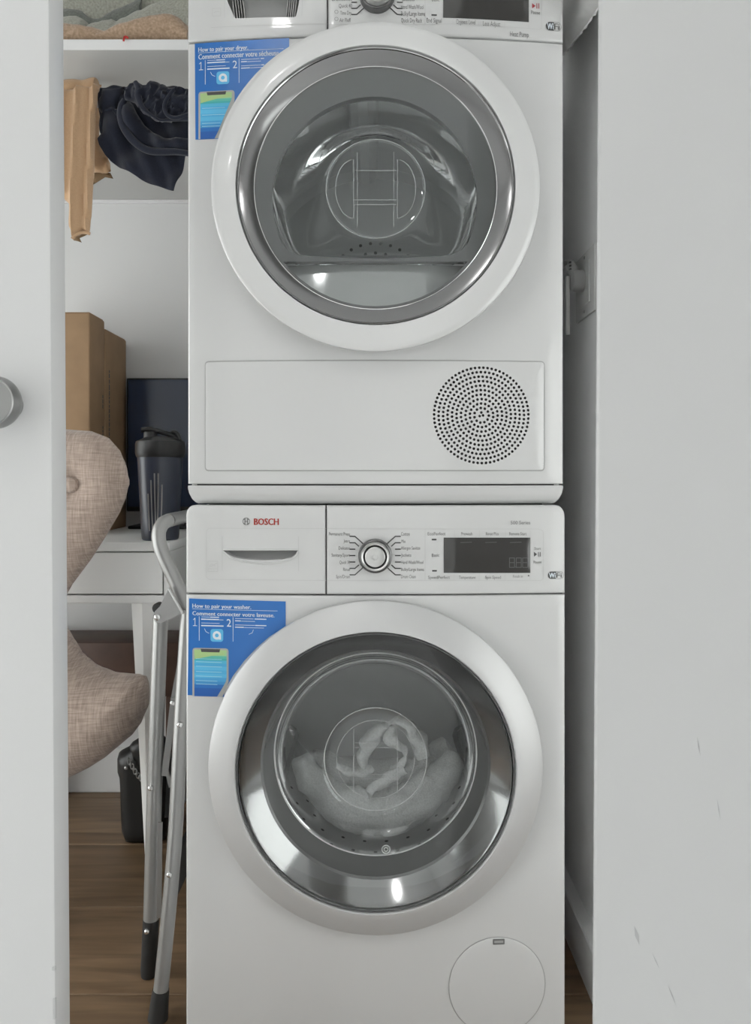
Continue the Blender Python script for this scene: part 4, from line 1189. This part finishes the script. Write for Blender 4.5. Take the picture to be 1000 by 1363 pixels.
obj('button', MB().lathe([(0, -.010), (.007, -.0095), (.0135, -.006), (.0155, 0), (.013, .004)], tuple(q), 'y', 32), M['linen'], bk)
seat_r = [(78, 815), (84, 838), (95, 856), (105, 872), (123, 887), (148, 896.5), (172, 899), (190, 900), (196, 915), (197, 940), (188, 962), (176, 978), (158, 993), (140, 1008), (118, 1022), (97, 1032), (60, 1040), (cxp, 1042)]
seat_l = [(2*cxp-x, y) for x, y in seat_r[::-1] if x > cxp]
obj('seat', puff(seat_r+seat_l, 1.5, .085, 45, 6), M['linen'], t, smooth=70)
cx = (cxp-500)/F*1.5
obj('pedestal', MB().lathe([(0, 0), (.085, 0), (.085, .008), (.06, .018), (.022, .03), (.022, .30), (0, .30)], (cx, .3, 0), 'z', 32), M['rubber'], t)

# brown bench under the desk
t = thing('low_bench', 'dark brown wooden bench under the desk behind the beige chair', 'bench', (-.70, .75, 0))
bz1 = HC-(855.5-630)/F*1.96
obj('bench_top', MB().box(-.925, -.505, 1.96-ZF, 2.12-ZF, bz1-.14, bz1, .004, 2), M['brown'], t)
for x in (-.905, -.525):
    for y in (1.98-ZF, 2.10-ZF):
        obj('leg', MB().box(x-.018, x+.018, y-.018, y+.018, 0, bz1-.1402, .002, 1), M['brown'], t)

# black handbag on the floor
t = thing('black_handbag', 'black leather handbag with a chain, on the floor behind the ladder', 'bag', (-.565, 1.863-ZF+.03, 0))
ba = [(160, 1000), (158, 1010), (160, 1050), (164, 1100), (168, 1113), (176, 1117.5), (205, 1118), (222, 1114), (228, 1060), (227, 1000), (222, 985), (208, 978), (188, 982), (172, 993)]
obj('bag_body', puff(smooth_poly(ba, 3), 1.872, .045, 16, 6), M['leather'], t, smooth=70)
fa = [(173, 992), (190, 980), (212, 976), (224, 990), (222, 1022), (205, 1036), (190, 1032), (180, 1012)]
obj('flap', puff(smooth_poly(fa, 3), 1.842, .026, 10, 5), M['leather'], t, smooth=70)
ch = [P(x, y, 1.812) for x, y in ((171, 1012), (176, 1020), (182, 1030), (188, 1036), (194, 1041))]
for i, pnt in enumerate(catmull(ch, 3)):
    mb = MB().torus((0, 0, 0), .0042, .0013, 'y' if i % 2 else 'x', 14, 6)
    for v in mb.v: v.z *= 1.5; v += pnt
    obj('chain_link', mb, M['bracket'], t)
q = P(168, 1022, 1.826)
obj('stud', MB().lathe([(0, -.004), (.004, -.003), (.0048, 0), (.0048, .012)], tuple(q), 'y', 16), M['bracket'], t)

# ------------------------------------------------------------------ folded step ladder
t = thing('step_ladder', 'folded grey tubular step ladder with black feet beside the washer', 'ladder', (-.37, .2, 0))
def up(v, k): return Vector((v.x, v.y+k, v.z))
FAR = .34
r0 = .0118
legA = [P(198, 1296, 1.357), P(201, 1226, 1.357), P(206, 1040, 1.358), P(213.5, 822, 1.36)]
legA[0].z = .012
legB = [P(211, 1352, 1.25), P(215, 1310, 1.252), P(232, 1130, 1.275), P(241, 960, 1.30), P(250, 812, 1.325)]
legB[0].z = .012
def rivet(p, par, r=.0048):
    obj('rivet', MB().lathe([(0, -.0045), (r*.55, -.004), (r*.9, -.002), (r, .001), (r, .004)], tuple(p), 'y', 16), M['rivet'], par)
for k in (0, FAR):
    a = obj('rear_leg', MB().tube([up(p, k) for p in legA], .0135, 20, True, 5), M['tube'], t, smooth=50)
    d = (legA[1]-legA[0]).normalized()
    obj('foot_sleeve', MB().tube([up(legA[0]-d*.010, k), up(legA[0]+d*.0, k), up(legA[1]+d*.004, k)], lambda q: .0142 if q > .1 else .0128, 20), M['rubber'], a)
    b = obj('front_leg', MB().tube([up(p, k) for p in legB], .0122, 20, True, 5), M['tube'], t, smooth=50)
    d = (legB[1]-legB[0]).normalized()
    obj('rubber_foot', MB().tube([up(legB[0]-d*.010, k), up(legB[0]+d*.004, k), up(legB[0]+d*.026, k), up(legB[0]+d*.037, k)], lambda q: .0165-.003*q, 20), M['rubber'], b)
    if k == 0:
        rivet(P(200.5, 1049, 1.341), a); rivet(P(195.5, 1240, 1.341), a)
        rivet(P(239.5, 965, 1.285), b); rivet(P(225.5, 1164.5, 1.258), b)
# handle: U-shaped top rail whose middle runs back into the closet
hpth = [P(250, 812, 1.335), P(241, 790, 1.335), P(231, 768, 1.335), P(219.5, 744, 1.335), P(212.5, 724, 1.335), P(211.5, 708, 1.338), P(217, 697, 1.346), P(224, 693, 1.36)]
top = hpth[-1]
hp2 = [Vector((top.x, top.y+.03, top.z+.0005)), Vector((top.x, top.y+FAR-.05, top.z+.0005))]
full = hpth+hp2+[up(p, FAR-(0 if i else 0)) if False else Vector((p.x, 2*(top.y+FAR/2-.01)-p.y, p.z)) for i, p in enumerate(hpth[::-1])]
obj('handle', MB().tube(full, .0124, 20, True, 5), M['tube'], t, smooth=50)
# pivot bracket
bq = [P(x, y, 1.315) for x, y in ((224.5, 783), (243.5, 816.5), (214, 829.5), (207, 828), (203.5, 821), (206, 814), (213, 807))]
mb = MB(); n = len(bq)
mb.v = bq+[up(p, .006) for p in bq]; mb.f = [list(range(n)), list(range(n, 2*n))[::-1]]+[[i, (i+1) % n, n+(i+1) % n, n+i] for i in range(n)]
bk = obj('pivot_bracket', mb, M['bracket'], t, smooth=20)
rivet(P(209.5, 821.5, 1.309), bk, .0056)
obj('bracket_lip', MB().tube([up(P(224.5, 783, 1.312), 0), up(P(243.5, 816.5, 1.312), 0)], .0022, 8), M['bracket'], bk)
obj('pivot_cap', MB().lathe([(0, -.010), (.008, -.010), (.0095, -.006), (.0095, .008), (0, .008)], tuple(P(211, 809, 1.345)), 'y', 24), M['rubber'], bk)
# scissor links
def bar(p, q, wd, th=.003):
    d = (q-p).normalized(); n = Vector((d.z, 0, -d.x)).normalized()*wd/2
    mb = MB(); a = [p-n, p+n, q+n, q-n]; mb.v = a+[up(v, th) for v in a]
    mb.f = [[0, 1, 2, 3], [7, 6, 5, 4]]+[[i, (i+1) % 4, 4+(i+1) % 4, 4+i] for i in range(4)]; return mb
l1 = obj('link', bar(P(247, 842, 1.338), P(229.5, 936, 1.338), .0085), M['tube'], t, smooth=20)
l2 = obj('link', bar(P(231.5, 929, 1.334), P(219, 1033, 1.334), .011), M['tube'], t, smooth=20)
rivet(P(230, 936, 1.331), l2)
obj('link', bar(P(221, 1022, 1.345), P(227, 1048, 1.345), .006), M['tube'], t, smooth=20)
obj('link', bar(P(213, 1095, 1.338), P(211.5, 1222, 1.338), .008), M['tube'], t, smooth=20)
# folded treads between the near and far rails
for za, zb in ((1015, 1095), (1160, 1225)):
    a, b = P(222, za, 1.36), P(218, zb, 1.36)
    mb = MB(); mb.v = [Vector((a.x-.004, a.y+.02, a.z)), Vector((a.x+.004, a.y+.02, a.z)), Vector((b.x+.004, a.y+.02, b.z)), Vector((b.x-.004, a.y+.02, b.z))]
    mb.v += [up(v, FAR-.05) for v in mb.v]; mb.f = [[0, 1, 2, 3], [7, 6, 5, 4]]+[[i, (i+1) % 4, 4+(i+1) % 4, 4+i] for i in range(4)]
    obj('tread', mb, M['rubber'], t, smooth=20)
obj('lock_strap', MB().box(-.352, -.346, .16, .40, .30, .46, .002, 1), M['black'], t)

# ------------------------------------------------------------------ clothes on the rod
def fold_tan(x, y): return .005*math.sin((x-90+.05*(y-118))*.26)+.002*math.sin(x*.6+y*.03)
t = thing('tan_trousers', 'tan cotton trousers draped over the rod, one leg hanging low', 'garment', (-.55, .23, 1.62))
leg_ = [(84, 121), (100, 118), (120, 114.5), (131, 114), (133.5, 117), (131.5, 124), (129, 150), (127.5, 190), (126, 230), (124, 270), (121, 300), (119, 310), (110, 309), (102, 315), (97, 316), (93, 300), (93.5, 280), (91, 270), (84, 264), (70, 262), (70, 122)]
obj('hanging_leg', puff(leg_, 1.40, .016, 9, 3.5, fold_tan), M['tan'], t, smooth=70)
cuff = MB(); pts = [P(x, y, 1.395) for x, y in ((96, 318), (99.5, 313.5), (106, 310), (114, 309.3), (119.5, 311))]
obj('cuff', cuff.tube(pts, .0032, 10, True, 6), M['tan'], t, smooth=60)
obj('cuff_lining', puff([(96, 316), (103, 310), (112, 309), (119, 311), (112, 314.5), (106, 317), (109, 323), (103, 321), (98, 320)], 1.412, .004, 5, 3), M['tandark'], t, smooth=60)
back = [(86, 118), (136, 114), (134, 150), (133, 180), (139, 200), (147, 218), (148, 229), (126, 231), (118, 225), (100, 200), (86, 190)]
obj('back_leg', puff(back, 1.486, .012, 8, 4, fold_tan), M['tan'], t, smooth=70)
obj('back_cuff', puff([(124, 230), (138, 229), (147, 230), (151, 238), (140, 236), (132, 241), (124, 246)], 1.494, .004, 4, 3), M['tandark'], t, smooth=60)
obj('top_fold', MB().tube([P(84, 121, 1.43), P(105, 119, 1.43), P(118, 117.5, 1.43), P(129, 118, 1.43)], lambda q: .017+.002*math.sin(9*q), 16, True, 6), M['tan'], t, smooth=60)

t = thing('navy_shorts', 'navy satin shorts bunched over the rod beside the tan trousers', 'garment', (-.42, .23, 1.62))
def fold_n(x, y): return .006*math.sin((x*.55+y*.8-180)*.11)+.004*math.sin(x*.23-y*.1)
out = [(134.5, 118), (149, 116), (167, 113.5), (190, 114), (217, 114), (236, 118), (256, 119), (256, 206), (247, 207), (241, 229), (232, 255), (210, 247.5), (188, 239), (158, 222), (146, 213), (140, 206), (134, 195), (132, 187), (135.5, 178), (131.5, 163), (130, 145), (131.5, 130)]
obj('rear_leg', puff(out, 1.412, .006, 10, 4, fold_n), M['navy'], t, smooth=70)
# hem rolls, waistband and the smaller leg opening
def roll(pts, Z, r): return MB().tube([P(x, y, Z) for x, y in pts], r, 14, True, 7)
obj('leg_hem', roll([(166, 133), (161, 143), (160.5, 155), (164, 168), (172, 181), (183, 192), (197, 200), (215, 202), (235, 202), (254, 205)], 1.392, lambda q: .005+.002*math.sin(PI*q)), M['navy'], t, smooth=60)
fr = [(166, 134), (161, 146), (161, 156), (165, 168), (173, 180), (184, 191), (198, 199), (216, 201), (256, 203), (256, 184), (240, 186), (220, 184), (204, 176), (192, 166), (183, 152), (176, 138), (171, 132)]
obj('front_leg', puff(fr, 1.40, .010, 8, 4, fold_n), M['navy'], t, smooth=70)
wb_ = [(165, 134), (168, 122), (174, 112), (180, 108), (187, 113), (194, 114), (202, 110), (210, 110.5), (218, 113), (228, 118), (236, 117), (256, 119), (256, 160), (240, 160), (225, 162), (213, 163), (200, 156), (190, 150), (184, 143), (178, 135)]
def crumple(x, y): return .012*noise.noise(Vector((x*.11, y*.09, 1.)))+.007*noise.noise(Vector((x*.25, y*.22, 4.)))
obj('waistband', puff(wb_, 1.385, .016, 12, 3, crumple), M['navy'], t, smooth=70)
obj('waist_hem', roll([(180, 109), (184, 117), (184, 128), (190, 143), (203, 154), (214, 160), (228, 159), (254, 157)], 1.37, lambda q: .004+.002*math.sin(7*q)), M['navy'], t, smooth=60)
obj('waist_fold', roll([(232, 119), (222, 132), (219, 143), (223, 153), (234, 157), (252, 152)], 1.366, .0035), M['navy'], t, smooth=60)
obj('side_leg_hem', roll([(150, 146), (142, 147), (136, 157), (135, 170), (138, 178), (147, 175), (153, 165), (156, 152), (152, 146)], 1.412, .004), M['navy'], t, smooth=60)
obj('side_leg', puff([(136, 119), (152, 117), (166, 115), (163, 128), (158, 140), (156, 152), (150, 145), (142, 147), (137, 154), (132, 146), (132, 130)], 1.412, .010, 8, 4), M['navy'], t, smooth=70)
obj('thread', MB().lathe([(0, -.002), (.0015, 0), (0, .002)], tuple(P(155.5, 181, 1.405)), 'y', 8), M['whiteprint'], t)

# ------------------------------------------------------------------ blankets on the shelf
def blanket_roll(stations, y0, y1, zb, seed, amp=.006):
    """soft roll along x: stations (px, top row) at distance of its front; rounded front and back"""
    mb = MB(); rs = []
    st = catmull([Vector((x, y, 0)) for x, y in stations], 6)
    for s in st:
        Z = y0+ZF+.02; xt = (s.x-500)/F*Z; zt = HC-(s.y-YH)/F*Z
        ring = []; h = max(.012, (zt-zb))/2; n = 26
        for j in range(n):
            a = 2*PI*j/n; ca, sa = math.cos(a), math.sin(a)
            yy = (y0+y1)/2+(y1-y0)/2*math.copysign(abs(ca)**.75, ca)
            zz = zb+h+h*math.copysign(abs(sa)**.8, sa)
            ring.append(Vector((xt, yy, zz)))
        rs.append(ring)
    mb.rings(rs, True, True, True)
    for v in mb.v:
        d = noise.noise_vector(v*18+Vector((seed, 0, 0)))*amp+noise.noise_vector(v*60+Vector((0, seed, 0)))*amp*.35
        v += d; v.z = max(v.z, zb)
    return mb
t = thing('tan_blanket', 'tan plush blanket folded along the shelf front, before the grey green one', 'blanket', (-.55, .35, SZ1))
obj('lower_fold', blanket_roll([(30, 30), (88, 30), (105, 30), (122, 33), (137, 38), (150, 46)], .20, .33, SZ1+.0005, 1), M['plush'], t, smooth=70)
obj('upper_fold', blanket_roll([(132, 46), (142, 40), (156, 34), (175, 27), (195, 18), (210, 14), (222, 13), (234, 17), (243, 24), (250, 32), (254, 38)], .195, .33, SZ1+.0005, 4), M['plush'], t, smooth=70)
zg = SZ1+.0005
t = thing('grey_blanket', 'grey green plush blanket piled behind the tan one on the shelf', 'blanket', (-.55, .4, SZ1))
def heap(stn, y0, y1, lift, seed, m, par, nm):
    obj(nm, blanket_roll(stn, y0, y1, SZ1+lift, seed, .008), m, par, smooth=70)
heap([(40, 16), (88, 11), (98, 9), (107, 13), (112, 20)], .345, .52, .0005, 11, M['greyplush'], t, 'left_fold')
heap([(112, 21), (120, 15), (132, 11), (145, 9), (152, 12), (158, 10), (185, -4), (215, -22), (262, -40)], .345, .58, .0005, 17, M['greyplush'], t, 'long_fold')
heap([(40, -10), (95, -8), (108, -3), (122, 9), (140, 3), (160, -8), (190, -30)], .40, .66, .05, 23, M['darkplush'], t, 'rear_fold')
heap([(30, -60), (100, -62), (180, -70), (262, -74)], .42, .85, .09, 31, M['greyplush'], t, 'top_fold')
q = P(167, 50, 1.372)
rd = MB().tube([P(164.5, 54.5, 1.378), P(165.5, 50, 1.378), P(167.5, 48.7, 1.378), P(170.5, 50.5, 1.378)], .0018, 8, True, 5)
tag(obj('red_clip', rd, M['redbit']), 'tiny red clip hanging on the shelf edge below the tan blanket', 'clip')
